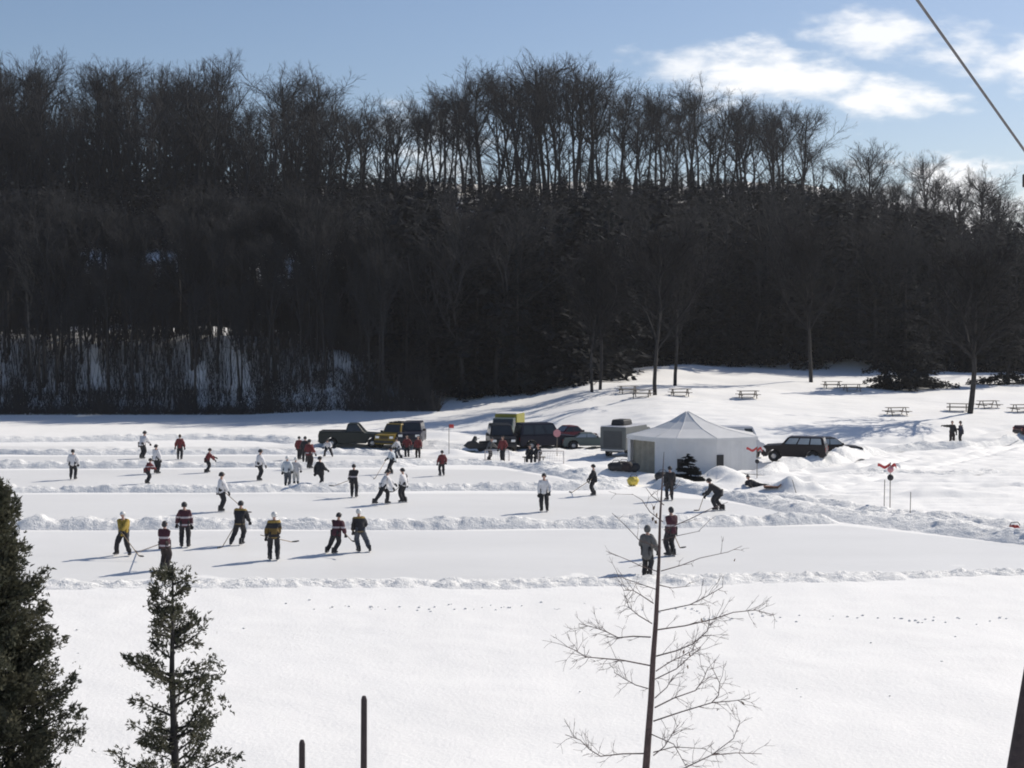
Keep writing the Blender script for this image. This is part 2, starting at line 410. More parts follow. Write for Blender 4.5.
def bare_proto(seed, clear=.45, spread=.5, rich=1.0, tw=1.0):
    """a bare broadleaved tree 1 unit = 1 m, 22 m tall: trunk mesh arrays and crown mesh arrays"""
    rs = np.random.default_rng(seed); Ht = 22.0
    tr = []; cr = []; tk = []
    fork = Ht*clear
    pts, rad, dirs = wander(np.array([0, 0, -.4]), np.array([0, 0, 1.]), Ht*.80, .26, .07, 9, .045, .05, rs)
    tr.append((pts, rad))
    zt = pts[:, 2]
    limbs = []
    nl = int(11*rich)
    for i in range(nl):
        z = fork*.8+(Ht*.80-fork*.8)*(i+.5)/nl; k = min(len(pts)-2, int(np.searchsorted(zt, z)))
        base = pts[k-1]+(pts[k]-pts[k-1])*rs.random()
        ang = spread*rs.uniform(.7, 1.25); L = (Ht-base[2])*rs.uniform(.5, .72)
        d = side_dir(dirs[k], ang, i*2.4+rs.normal(0, .4))
        p, r, dd = wander(base, d, L, .10*tw, .03*tw, 5, .11, .09, rs); cr.append((p, r)); limbs.append((p, r, dd, L))
    limbs.append((pts[-3:], rad[-3:], dirs[-3:], Ht*.18))
    for (p, r, dd, L) in limbs:
        for b in range(int(7*rich)):
            k = rs.integers(1, len(p)); base = p[k-1]+(p[k]-p[k-1])*rs.random()
            l2 = L*rs.uniform(.28, .5)
            d = side_dir(dd[k], rs.uniform(.35, .85), rs.uniform(0, 2*PI))
            q, r2, d2 = wander(base, d, l2, .035*tw, .016*tw, 4, .13, .09, rs); cr.append((q, r2))
            for c in range(int(6*rich)):
                k2 = rs.integers(1, len(q)); b3 = q[k2-1]+(q[k2]-q[k2-1])*rs.random()
                d = side_dir(d2[k2], rs.uniform(.3, .8), rs.uniform(0, 2*PI))
                q3, r3, d3 = wander(b3, d, rs.uniform(.7, 1.7), .017*tw, .011*tw, 2, .15, .08, rs); tk.append((q3, r3))
                for e in range(2):
                    d = side_dir(d3[1], rs.uniform(.3, .7), rs.uniform(0, 2*PI))
                    q4, r4, _ = wander(q3[1], d, rs.uniform(.4, .9), .011*tw, .009*tw, 1, .1, .05, rs); tk.append((q4, r4))
    tv, tq = tube_batch(tr, 7)
    cv, cq = tube_batch(cr, 4); kv, kq = tube_batch(tk, 3)
    return (tv, tq), (np.concatenate([cv, kv]), np.concatenate([cq, kq+len(cv)]))
def conifer_proto(seed, nleaf, leaf, droop=.35, low=.04, narrow=1.0, gap=.25):
    """a spruce or hemlock 12 m tall: boughs of overlapping sprays with gaps"""
    rs = np.random.default_rng(seed); Ht = 12.0
    tr = [(np.array([[0, 0, -.4], [.03, 0, Ht*.5], [0, .02, Ht*.98]]), np.array([.2, .11, .015]))]
    nb = 64; bh = np.sort(low+(1-low)*rs.random(nb)**1.15*.985); az = rs.uniform(0, 2*PI, nb)
    bl = (2.7*narrow*(1-bh)**.85+.18)*rs.uniform(.55, 1.2, nb)
    for i in range(nb):
        if bl[i] > .6:
            h = bh[i]*Ht; d = np.array([math.cos(az[i]), math.sin(az[i]), -droop])
            tr.append((np.array([[0, 0, h], d*bl[i]*.5+[0, 0, h], d*bl[i]*.95+[0, 0, h]]), np.array([.035, .02, .008])))
    w = bl**1.3; b = rs.choice(nb, nleaf, p=w/w.sum())
    t = rs.random(nleaf)**.7; rr = t*bl[b]; spread = .32+.2*rr
    th = az[b]+rs.normal(0, 1, nleaf)*spread/np.maximum(.4, rr)*.5
    c = np.stack([rr*np.cos(th), rr*np.sin(th), bh[b]*Ht-droop*rr+rs.normal(0, .16, nleaf)], -1)
    d = np.stack([np.cos(th)+rs.normal(0, .5, nleaf), np.sin(th)+rs.normal(0, .5, nleaf), -droop+rs.normal(0, .35, nleaf)], -1)
    d /= np.linalg.norm(d, axis=1, keepdims=True)
    s = np.cross(d, rs.normal(0, .5, (nleaf, 3))+[0, 0, 1.]); s /= np.linalg.norm(s, axis=1, keepdims=True)
    L = leaf*rs.uniform(.6, 1.4, nleaf)[:, None]; W = L*rs.uniform(.22, .4, nleaf)[:, None]
    V = np.stack([c-d*L*.4, c+s*W, c+d*L*.7, c-s*W], 1).reshape(-1, 3)
    Qd = np.arange(nleaf*4).reshape(-1, 4)
    tv, tq = tube_batch(tr, 5)
    return (tv, tq), (V, Qd)

BARE = []
for s, (cl, sp, ri, tw) in enumerate([(.32,.62,1.1,.9),(.40,.55,1.1,.9),(.28,.68,1.1,.9),(.46,.5,1.1,.9),(.36,.72,1.1,.9),(.30,.58,1.15,.9),(.58,.46,.9,.9),(.08,.62,1.1,.85),(.12,.75,1.1,.85)]):
    t, c = bare_proto(100+s, cl, sp, ri, tw)
    BARE.append((mesh_np('trunk', *[t[0]], quads=t[1], mats=[M_bark], smooth=True), mesh_np('crown', c[0], quads=c[1], mats=[M_twig if s % 2 else M_twig2])))
CONI_ARR = [conifer_proto(200+s, 6500, .27, dr, lo, na) for s, (dr, lo, na) in enumerate([(.35,.04,1.0),(.5,.03,.85),(.2,.06,1.15),(.4,.10,.75)])]
CONI = [(mesh_np('trunk', t[0], quads=t[1], mats=[M_bark]), mesh_np('crown', c[0], quads=c[1], mats=[M_needle if i % 2 else M_needle2])) for i, (t, c) in enumerate(CONI_ARR)]

DOME = []
for s, (cl, sp) in enumerate([(.30,.85),(.36,.78),(.26,.9)]):
    t, c = bare_proto(700+s, cl, sp, 1.3, .85)
    DOME.append((mesh_np('trunk', t[0], quads=t[1], mats=[M_bark], smooth=True), mesh_np('crown', c[0], quads=c[1], mats=[M_twig])))

def plant(kind, proto, x, y, Hw, label, cat, group=None, rz=None, fat=1.0, tilt=(0, 0), mats=None):
    base = 22.0 if kind != 'conifer_tree' else 12.0
    o = thing(kind, label, cat, (x, y, H1(x, y)-.05), random.uniform(0, 2*PI) if rz is None else rz, group)
    s = Hw/base; o.scale = (s*fat, s*fat, s); o.rotation_euler.x, o.rotation_euler.y = tilt
    link('trunk', proto[0], o); link('crown', proto[1], o)
    return o

SKY = [(-200,70),(-60,60),(0,52),(40,52),(75,75),(88,98),(100,62),(130,58),(150,75),(165,70),(190,68),(220,58),(245,75),(255,92),(290,68),(320,75),(350,96),(380,102),(400,98),
       (430,100),(450,85),(480,72),(520,68),(545,52),(570,55),(590,70),(620,82),(650,95),(680,82),(700,88),(740,100),(770,105),(800,112),(818,132),(832,165),
       (850,150),(870,152),(888,188),(905,178),(920,152),(935,165),(950,182),(975,172),(1000,185),(1024,192),(1150,200),(1300,210)]
def skyline(px): return max(float(np.interp(px+d, [a for a, b in SKY], [b for a, b in SKY])) for d in (-13, -6, 0, 6, 13))
def peak(px): return float(np.interp(px, [a for a, b in SKY], [b for a, b in SKY]))
def X(px, Y): return (px-512)/F*Y

special = {0: ('leftmost tall bare tree on the ridge top at the photo edge', -99)}
nb_ind = 0
RIDGE_LABEL = 'bare leafless tree silhouetted against the sky along the ridge top'
NAMED = [(545,'tallest bare tree on the ridge, its crown peaking above the middle of the hill'),
         (800,'rounded bare tree ending the tall ridge stand on the right'),
         (220,'narrow bare tree whose crown stands up alone above the left part of the ridge'),
         (125,'broad bare tree on the ridge just right of the deep skyline notch at left'),
         (48,'wide bare tree on the ridge just left of the deep skyline notch at left'),
         (868,'low rounded bare tree on the skyline just right of the tall ridge stand'),
         (926,'slender bare tree rising alone from the low evergreens on the right skyline'),
         (480,'spreading bare tree on the ridge just left of the tallest crown')]
for px, lab in NAMED:
    Y = 252 if px < 840 else 232
    x = X(px, Y); topz = at(px, peak(px)-21, Y).z; g = H1(x, Y)
    plant('bare_tree', DOME[px % 3], x, Y, topz-g, lab, 'tree', None, fat=1.0 if px in (220,926) else 1.3)
for px in (14, 100, 165, 190, 288, 318, 445, 515, 575, 592, 620, 655, 690, 738, 772, 892, 978):
    Y = random.uniform(244, 254) if px < 840 else 232
    x = X(px, Y); g = H1(x, Y); plant('bare_tree', DOME[px % 3], x, Y, at(px, peak(px)-17, Y).z-g, RIDGE_LABEL, 'tree', 'bare trees along the ridge top', fat=random.uniform(1.05, 1.3))
thick0 = []
px = -70
while px < 1090:
    for row in (0, 1):
        q = px+random.uniform(-6, 6); Y = random.uniform(246, 268) if row == 0 else random.uniform(228, 250)
        if q > 836: Y -= 14
        x = X(q, Y); g = H1(x, Y); topz = at(q, skyline(q)-9+random.choice([0, 2, 5, 14]) + row*random.uniform(0, 26), Y).z
        hh = topz-g
        if hh > 5 and row == 1 and random.random() < .8: thick0.append((x, Y, g, hh, random.uniform(.95, 1.25)*max(.9, min(1.35, 20/hh)), 0))
        elif hh > 5:
            plant('bare_tree', random.choice(BARE[:6]), x, Y, hh, RIDGE_LABEL, 'tree', 'bare trees along the ridge top', fat=random.uniform(.95, 1.25)*max(.9, min(1.35, 20/hh)))
            nb_ind += 1
    px += random.uniform(11, 16)

# thicket under the ridge crowns
for k in range(260):
    px = random.uniform(-70, 400) if k < 175 else random.uniform(400, 1060)
    Y = random.uniform(236, 258) - (12 if px > 836 else 0); x = X(px, Y); g = H1(x, Y)
    t = skyline(px)+(random.uniform(22, 66) if px < 350 else random.uniform(48, 98) if px < 836 else random.uniform(16, 40))
    hh = at(px, t, Y).z-g
    if hh > 2.5: thick0.append((x, Y, g, hh, random.uniform(1.1, 1.6)*max(1, min(1.6, 12/hh)), 1))
# windows in the wood where sunlit snow shows between the trunks
GAPS = [(84,142,249,256),(158,190,253,258),(258,330,260,267),(0,300,333,378),(300,400,350,395)]
def blocks(px, half, top, bot, Y):
    for (a, b, t, u) in GAPS:
        if px+half > a and px-half < b and top < u and bot > t:
            c = gp((a+b)/2, (t+u)/2)
            if Y < c.y+1: return True
    return False
# lower edge of the dark wood, as depth of the first trees per photo column
EDGE = [(-200,186),(0,186),(300,186),(330,172),(390,158),(420,151),(470,150),(520,150),(560,152),(600,160),(640,178),(700,181),(760,183),(850,184),(950,184),(1030,182),(1300,184)]
def edge(px): return float(np.interp(px, [a for a, b in EDGE], [b for a, b in EDGE]))
CON_LABEL = 'dark evergreen in the crowded conifer belt on the shaded hillside'
BAR_LABEL = 'bare grey trunked tree crowded among the evergreens on the shaded hillside'
placed = []
fillp = []
thick = thick0
tries = 0; ncon = 0; nbar = 0
while tries < 5200:
    tries += 1
    px = random.uniform(-120, 1150); e = edge(px)
    Y = e+random.random()**1.5*(252-e)
    if tries < 1200: Y = e+random.random()**2*22
    x = X(px, Y); g = H1(x, Y); isb = random.random() < .33
    hh = random.uniform(7, 13) if not isb else random.uniform(11, 17)
    if Y < e+14: hh *= random.uniform(1.1, 1.6)
    crest = np.interp(px, [0, 800, 880, 968, 1060], [172, 172, 192, 208, 226])
    lim = at(px, crest+random.uniform(0, 14), Y).z-g
    hh = min(hh, lim)
    if hh < 3.5: continue
    half = hh*.2/Y*F
    top = 325-(g+hh-CAMZ)/Y*F; bot = 325-(g-CAMZ)/Y*F
    if blocks(px, half, top, bot, Y):
        hh = at(px, 268 if px > 240 else 258, Y).z-g if top < 262 and px < 345 else 0
        if hh < 2.5: continue
        if blocks(px, half, 325-(g+hh-CAMZ)/Y*F, bot, Y) and random.random() < .8: continue
    mind = 1.7 if not isb else 1.5
    if any((x-a)**2+(Y-b)**2 < mind*mind for a, b in placed[-1500:]): continue
    placed.append((x, Y))
    front = Y < e+30
    if isb and nbar < 62 and front:
        nbar += 1
        plant('bare_tree', random.choice(BARE[:6]), x, Y, hh, BAR_LABEL, 'tree', 'bare trees on the hillside', fat=random.uniform(1.0, 1.35))
    elif not isb and ncon < 290 and (front or random.random() < .25):
        ncon += 1
        plant('conifer_tree', random.choice(CONI), x, Y, hh, CON_LABEL, 'tree', 'evergreens on the hillside', fat=random.uniform(.9, 1.25))
    elif isb and random.random() < .45: thick.append((x, Y, g, hh, random.uniform(1.0, 1.35), 0))
    else: fillp.append((x, Y, g, hh))
for k in range(400):                                # scrub along the crest
    px = random.uniform(-90, 1100); Y = random.uniform(250, 265)-(8 if px > 836 else 0); x = X(px, Y); fillp.append((x, Y, H1(x, Y), random.uniform(1.6, 3.4) if px > 360 else random.uniform(3, 8.5)))
# the rest of the wood, which reads as one dark mass
FILL = [conifer_proto(300+s, 1500, .44, .35, .03, 1.1)[1] for s in range(4)]
Vs = []; Qs = []; o = 0
for (x, y, g, hh) in fillp:
    v, q = random.choice(FILL); s = hh/12; a = random.uniform(0, 2*PI); c, sn = math.cos(a), math.sin(a); f = random.uniform(1.0, 1.35)
    R = np.array([[c*s*f, -sn*s*f, 0], [sn*s*f, c*s*f, 0], [0, 0, s]])
    Vs.append(v @ R.T+[x, y, g]); Qs.append(q+o); o += len(v)
wood = link('distant_wood', mesh_np('distant_wood', np.concatenate(Vs), quads=np.concatenate(Qs), mats=[M_needle2]))
tag(wood, 'dark mass of evergreens filling the hillside between the nearer trees', 'wood', kind='stuff')
BF = [[bare_proto(400+s, cl, sp, .72, 1.25) for s, (cl, sp) in enumerate(v)] for v in ([(.34,.6),(.42,.55),(.30,.66)], [(.08,.62),(.12,.75)])]
BF = [[(np.concatenate([t[0], c[0]]), np.concatenate([t[1], c[1]+len(t[0])])) for t, c in v] for v in BF]
Vs = []; Qs = []; o = 0
for (x, y, g, hh, fat, kd) in thick:
    v, q = random.choice(BF[kd]); s = hh/22; a = random.uniform(0, 2*PI); c, sn = math.cos(a), math.sin(a); f = fat
    Vs.append(v @ np.array([[c*s*f, -sn*s*f, 0], [sn*s*f, c*s*f, 0], [0, 0, s]]).T+[x, y, g]); Qs.append(q+o); o += len(v)
th_ = link('bare_thicket', mesh_np('bare_thicket', np.concatenate(Vs), quads=np.concatenate(Qs), mats=[M_twig]))
tag(th_, 'mass of bare trees filling in between and below the crowns on the hill', 'wood', kind='stuff')
print('thick', len(thick), len(Vs), o, 'fill', len(fillp), 'con', ncon, 'bare', nbar, 'ridge', nb_ind)

# slender trees on the snowy bank at left, trunks against the snow
SLIM = 'thin dark leafless tree on the snowy bank above the left lakeshore'
SLIMP = []
for s_, (cl, sp_) in enumerate([(.40,.5),(.5,.42),(.34,.46)]):
    t, c = bare_proto(600+s_, cl, sp_, 1.1, 1.25)
    SLIMP.append((mesh_np('trunk', t[0], quads=t[1], mats=[M_bark], smooth=True), mesh_np('crown', c[0], quads=c[1], mats=[M_twig])))
for k in range(120):
    px = random.uniform(-60, 420); Y = random.uniform(151, 164)-max(0, px-330)*.06; x = X(px, Y)
    plant('bare_tree', SLIMP[k % 3], x, Y, random.uniform(9, 18), SLIM, 'tree', 'thin trees on the left bank', fat=random.uniform(.7, 1.1))
PALE = [SLIMP[1][0].copy(), SLIMP[1][1].copy()]
PALE[0].materials[0] = M_barkpale; PALE[1].materials[0] = mat('twig_pale', (.085,.08,.075), .9, .2, 2)
for px, py, top, lab in [(32,352,232,'pale grey tree on left bank, leftmost of three pale slender trunks'),(46,354,225,'pale grey tree on left bank, tallest of three pale slender trunks'),(58,350,240,'pale grey tree on left bank, rightmost of three pale slender trunks')]:
    Y = 154; x = X(px, Y); g = H1(x, Y); plant('bare_tree', PALE, x, Y, at(px, top, Y).z-g, lab, 'tree', fat=.75)
# brush along the left shore
n = 22000; px = RNG.uniform(-90, 440, n); Y = RNG.uniform(147.5, 153, n)-np.where(px > 340, (px-340)*.06, 0); x = (px-512)/F*Y; z = hgt(x, Y)
clump = .55+.45*np.sin(px*.11)*np.sin(px*.037+1); hgtb = RNG.uniform(.1, 1.0, n)**1.8*3.2*clump*(.6+.4*np.sin(px*.31+2)*np.sin(px*.083))+.2; lean = RNG.normal(0, .45, (n, 2))*hgtb[:, None]
b = np.stack([x, Y, z], -1); t = b+np.stack([lean[:, 0], lean[:, 1], hgtb], -1); w = RNG.uniform(.012, .035, n)
V = np.stack([b+np.stack([-w, 0*w, 0*w], -1), b+np.stack([w, .3*w, 0*w], -1), t], 1).reshape(-1, 3)
tag(link('brush', mesh_np('brush', V, tris=np.arange(n*3).reshape(-1, 3), mats=[M_brush])), 'dark leafless brush along the left lakeshore', 'brush', kind='stuff')

# thin saplings and stems over the bank
n = 13000; px = RNG.uniform(-90, 430, n); Y = RNG.uniform(151, 163, n)-np.maximum(0, px-330)*.06; x = (px-512)/F*Y; z = hgt(x, Y)
kp = (np.sin(px*.045+1)+np.sin(px*.13+Y*.4)+RNG.normal(0, .8, n)) > -.9; x, Y, z, px = x[kp], Y[kp], z[kp], px[kp]; n = len(x)
hb = RNG.uniform(.45, 1, n)**2*6.0; ln = RNG.normal(0, .16, (n, 2))*hb[:, None]; b = np.stack([x, Y, z], -1); t = b+np.stack([ln[:, 0], ln[:, 1], hb], -1); w = RNG.uniform(.012, .04, n)
V = np.stack([b+np.stack([-w, 0*w, 0*w], -1), b+np.stack([w, .3*w, 0*w], -1), t], 1).reshape(-1, 3)
tag(link('brush', mesh_np('brush', V, tris=np.arange(n*3).reshape(-1, 3), mats=[M_brush])), 'thin bare stems growing all over the snowy left bank', 'brush', kind='stuff')
RICH = []
for s_, (cl, sp_) in enumerate([(.26,.72),(.30,.64)]):
    t, c = bare_proto(500+s_, cl, sp_, 1.4, 1.8)
    RICH.append((mesh_np('trunk', t[0], quads=t[1], mats=[M_bark], smooth=True), mesh_np('crown', c[0], quads=c[1], mats=[mat('twig_dark', (.019,.019,.021), .95, .25, 1.5, spec=.1)])))
# trees standing forward on the snowy slope at right
def slope_tree(px, py, top, lab, pi, fat=1.0, tilt=(0, 0)):
    p = P(px, py); return plant('bare_tree', RICH[pi % 2], p.x, p.y, at(px, top, p.y).z-p.z, lab, 'tree', fat=fat, tilt=tilt)
slope_tree(655, 395, 205, 'thick trunked bare tree on the slope behind the tent, nearest the picnic tables', 2, 1.0)
slope_tree(675, 386, 215, 'bare tree on the slope just right of the thick trunked one', 0, .95)
slope_tree(592, 392, 230, 'left one of a close pair of dark trunks at the foot of the wood', 4, .9)
slope_tree(600, 390, 225, 'right one of a close pair of dark trunks at the foot of the wood', 5, .9)
slope_tree(811, 382, 210, 'lone dark trunked tree at the upper edge of the open slope', 5, 1.05)
big = slope_tree(970, 413, 232, 'large leaning bare tree in the open beside two picnic tables', 1, 1.45, (0, -.09))
for px, py, top, f, lab in [(905,389,262,1.3,'dark broad evergreen at the front of the wood, casting a long shadow on the slope'),
        (886,388,290,1.15,'smaller dark evergreen touching the left side of the broad one at the slope edge'),
        (927,387,284,1.15,'smaller dark evergreen touching the right side of the broad one at the slope edge'),
        (1008,384,268,1.3,'dark evergreen behind the large leaning tree, at the right edge of the photo')]:
    p = P(px, py); plant('conifer_tree', CONI[0], p.x, p.y, at(px, top, p.y).z-p.z, lab, 'tree', fat=f)

# ---- foreground cedars
def cedar(name, label, px, D, toppy, R0, nbr, nspray, tufts, tuft_len, tuft_r, seed, bare_low=.0):
    rs = np.random.default_rng(seed)
    top = at(px, toppy, D); x, y = top.x, top.y; g = H1(x, y); Ht = top.z-g
    o = thing(name, label, 'tree', (x, y, g))
    tp = np.array([[0, 0, -.2], [.02, .01, Ht*.4], [-.02, 0, Ht*.75], [0, 0, Ht]]); tr = [(tp, np.array([.07, .05, .028, .006])*max(.7, Ht/4.5))]
    br = []; cen = []; dr = []
    for i in range(nbr):
        t = rs.random()**.85; h = Ht*(bare_low+(1-bare_low)*t)*.985
        k = np.array([np.interp(h, tp[:, 2], tp[:, j]) for j in range(3)])
        L = (R0*(1-h/Ht)**.8+.06)*rs.uniform(.55, 1.22); az = rs.uniform(0, 2*PI)
        d = np.array([math.cos(az), math.sin(az), rs.uniform(.0, .5)]); d /= np.linalg.norm(d)
        p, r, dd = wander(k, d, L, .014, .004, 4, .10, .10, rs); br.append((p, r))
        nt_ = max(2, int(tufts*(L/R0+.2)))
        for t_ in range(nt_):
            u = 4*(.25+.75*(t_+rs.random())/nt_) if L > .2 else 4*rs.random(); kk = min(3, int(u)); f = u-kk
            c0 = p[kk]*(1-f)+p[kk+1]*f+rs.normal(0, .05*min(1, L), 3); dd0 = dd[kk]+rs.normal(0, .35, 3)+[0, 0, .2]; dd0 /= np.linalg.norm(dd0)
            m = int(nspray*rs.uniform(.6, 1.4)); ax = rs.random(m)[:, None]
            cen.append(c0+dd0*(ax-.3)*tuft_len+rs.normal(0, 1, (m, 3))*tuft_r*(1.05-ax*.7)); dr.append(np.tile(dd0, (m, 1))+rs.normal(0, .45, (m, 3)))
    cen = np.concatenate(cen); dr = np.concatenate(dr); dr /= np.linalg.norm(dr, axis=1, keepdims=True); m = len(cen)
    sd = np.cross(dr, rs.normal(0, 1, (m, 3))); sd /= np.linalg.norm(sd, axis=1, keepdims=True)
    Vs = []
    for a, l in [(0, .045), (.6, .032), (-.6, .032)]:      # each spray: three scale-leaf fingers
        a = a+rs.normal(0, .15, m); dv = dr*np.cos(a)[:, None]+sd*np.sin(a)[:, None]; sv = -dr*np.sin(a)[:, None]+sd*np.cos(a)[:, None]
        ll = (l*rs.uniform(.6, 1.4, m))[:, None]; ww = ll*.12+.0015; nn = np.cross(dv, sv)*ll*rs.normal(0, .3, m)[:, None]
        Vs.append(np.stack([cen, cen+dv*ll*.5+sv*ww+nn*.5, cen+dv*ll+nn, cen+dv*ll*.5-sv*ww], 1).reshape(-1, 3))
    V = np.concatenate(Vs)
    a, b = tube_batch(tr, 8); link('trunk', mesh_np('trunk', a, quads=b, mats=[M_bark], smooth=True), o)
    a, b = tube_batch(br, 4); nv = len(V)//4
    link('crown', mesh_np('crown', np.concatenate([V, a]), quads=np.concatenate([np.arange(len(V)).reshape(-1, 4), b+len(V)]), mats=[M_cedar, M_bark], mi=[0]*nv+[1]*len(b)), o)
    return o
cedar('cedar_tree', 'large dense dark green cedar cut by the left edge of the photo', -12, 13.5, 478, 1.14, 600, 46, 6.5, .16, .05, 31)
cedar('cedar_tree', 'small sparse cedar in front, with its thin trunk showing through', 173, 14, 564, 1.04, 96, 44, 5, .17, .046, 35)

# ---- foreground sapling
SD = 12.0
def sp(px, py, dy=0.0):
    p = at(px, py, SD+dy); return np.array([p.x, p.y, p.z])
def zz(Xc, Yc): return 560+Xc*.2708, 560+Yc*.2708
tp = [(664,452),(663,470),(660,520),(659,560),(656,620),(653,660),(651,700),(648,740),(646,768),(640,860)]
base = sp(634, 960); gz = H1(base[0], SD)
tpts = [sp(*p) for p in tp][::-1]
low = np.array([tpts[0][0]-.06, SD, gz-.1]); tpts = np.array([low]+tpts)
trad = np.array([.056,.040,.030,.028,.025,.022,.019,.013,.010,.004,.002])[:len(tpts)]
B = [ # photo points along each limb, then depth swing
 ([(661,571),(682,565),(700,558),(728,552),(742,546)],.3),([zz(362,190),zz(480,165),zz(540,135),zz(600,100)],-.25),
 ([zz(355,258),zz(460,243),zz(560,220),zz(640,193),zz(720,185),zz(790,203)],.35),([zz(355,355),zz(430,335),zz(490,310),zz(545,262),zz(552,225)],-.3),
 ([zz(355,410),zz(400,380),zz(450,355),zz(520,320)],.4),([zz(352,440),zz(430,402),zz(470,365),zz(520,325)],-.4),([zz(350,510),zz(395,470),zz(420,425)],.2),
 ([zz(350,545),zz(420,510),zz(500,482),zz(530,440),zz(545,400)],.35),([zz(345,595),zz(450,560),zz(560,527),zz(640,520),zz(700,512)],-.35),
 ([zz(560,527),zz(585,500),zz(590,455),zz(560,395)],-.4),([zz(345,722),zz(385,690),zz(410,650),zz(435,610)],.2),
 ([zz(330,800),zz(460,768),zz(560,720),zz(640,660),zz(665,595)],.4),([zz(345,710),zz(420,690),zz(540,697)],-.3),([zz(560,720),zz(650,712),zz(745,716)],.4),
 ([zz(330,640),zz(420,680),zz(470,770)],-.2),
 ([zz(345,160),zz(300,130),zz(270,112),zz(235,112)],-.2),([zz(340,235),zz(290,205),zz(255,175),zz(240,130)],.25),
 ([zz(335,285),zz(270,282),zz(215,287),zz(165,262),zz(130,250),zz(70,235)],.3),([zz(333,390),zz(230,370),zz(150,363),zz(95,358),zz(60,335),zz(25,320)],-.35),
 ([zz(325,475),zz(280,462),zz(240,440),zz(200,415)],.25),([zz(310,715),zz(230,716),zz(150,725),zz(110,700),zz(75,665),zz(20,645)],-.3),
 ([(661,548),(640,541),(625,525),(612,513)],.2),([(659,572),(641,566),(628,560),(606,551)],-.25),([(663,522),(650,512),(642,500),(632,494)],.2),([(664,530),(690,519),(712,508),(728,502)],.3),
 ([(664,500),(672,492),(680,480)],.1),([(664,505),(652,496),(646,488)],-.1),([(662,540),(676,536),(700,531)],-.2),([(658,590),(646,586),(620,577),(606,578)],.2),([(659,585),(672,588),(690,586)],.1)]
rs = np.random.default_rng(5); chains = []; tw = []
for pts, dy in B:
    n = len(pts); p = np.array([sp(px, py, dy*i/(n-1)) for i, (px, py) in enumerate(pts)])
    fine = pts[0][1] < 600
    r0 = .0045 if fine else (.0062 if n > 4 else .005)
    chains.append((p, np.linspace(r0, .0018 if fine else .0025, n)))
    for i in range(1, n):
        for k in range((1 if fine else 5) if i > 1 else 1):
            b = p[i-1]+(p[i]-p[i-1])*rs.random(); d = (p[i]-p[i-1])/np.linalg.norm(p[i]-p[i-1])
            d = side_dir(d, rs.uniform(.5, 1.1), rs.uniform(0, 2*PI)); d[2] += .1
            q, r, dd = wander(b, d, rs.uniform(.06, .24), .0024, .0012, 3, .2, .03, rs); tw.append((q, r))
            for e in range(2):
                q2, r2, _ = wander(q[2], side_dir(dd[2], .6, rs.uniform(0, 6.3)), rs.uniform(.03, .10), .0015, .001, 2, .2, 0, rs); tw.append((q2, r2))
sap = thing('sapling', 'tall thin leafless sapling in front with upswept bare branches', 'tree', (low[0], SD, gz))
off = np.array([low[0], SD, gz])
a, b = tube_batch([(tpts-off, trad)], 8); link('trunk', mesh_np('trunk', a, quads=b, mats=[M_saptrunk], smooth=True), sap)
a, b = tube_batch([(p-off, r) for p, r in chains], 5); a2, b2 = tube_batch([(p-off, r) for p, r in tw], 3)
link('crown', mesh_np('crown', np.concatenate([a, a2]), quads=np.concatenate([b, b2+len(a)]), mats=[M_saptrunk], smooth=True), sap)
mb = MB()
for (px, py) in [(657,515),(653,519),(654,508),(656,522),(702,620),(690,655),(684,652),(743,703),(718,710),(688,667),(735,560)]:
    p = sp(px, py, random.uniform(-.1, .1))-off; u = Vector((random.uniform(-1,1), random.uniform(-1,1), -1)).normalized()*.022; s = u.orthogonal()*.55; nn = u.cross(s).normalized()*.004
    p = Vector(p); mb.add([p-u, p+s+nn, p+u, p-s+nn, p+nn*2], [(0,1,4),(1,2,4),(2,3,4),(3,0,4),(0,3,2,1)])
mb.build('withered_leaves', mat('withered_leaf', (.09,.065,.045), .9, .3, 20), sap)

# ---- stakes, poles, wire in the foreground
for px, py, D, lab in [(302,740,12,'shorter of two dark wooden stakes at the bottom of the photo'),(364,696,12,'taller of two dark wooden stakes at the bottom of the photo')]:
    t = at(px, py, D); b = at(px-4, 900, D); g = H1(t.x, D)
    mb = MB(); k = (g-.2-t.z)/(b.z-t.z); mb.tube([(b.x-t.x)*k*Vector((1,0,0))+Vector((0,0,g-.2-t.z)), Vector((-.01,0,-1.2)), (0,0,-.03), (0,0,0)], [.031,.029,.025,.015], 9)
    o = mb.build('wooden_stake', M_darkwood, smooth=False); o.location = t; tag(o, lab, 'stake', 'wooden stakes at the bottom of the photo')
UD = 11.0
ca0 = at(1018, 182, UD).z
pt = at(1180, 369, UD); g = H1(pt.x, UD)
up = thing('utility_pole', 'wooden utility pole just past the right edge, its dark crossarm end showing', 'utility pole', (pt.x, UD, g))
mb = MB(); mb.tube([(0,0,-.3),(0,0,3),(0,0,ca0-g+.45)], [.12,.11,.09], 12); mb.build('pole', M_darkwood, up, True)
ca = at(1018, 182, UD); cz = ca.z-g
mb = MB(); mb.box(((ca.x-pt.x)/2+.12, -.13, cz), (abs(ca.x-pt.x)+.24, .09, .095)); mb.build('crossarm', M_darkwood, up, bevel=.008)
mb = MB(); w1 = at(1180, 369, UD-.1); w0 = at(812, -148, 6.0)
mb.tube([w0+(w1-w0)*i/10 for i in range(11)], .0075, 6); tag(mb.build('overhead_wire', mat('wire', (.10,.10,.11), .6, .2, 20)), 'thin dark wire slanting across the sky at the upper right', 'wire')
mb = MB(); b0 = at(1018, 768, 7.0); b1 = at(1044, 610, 7.0); d = (b0-b1); gz2 = H1(b0.x, 7.0); b00 = b0+d*((b0.z-gz2+.2)/-d.z if d.z else 1); b2 = b1-d*.6
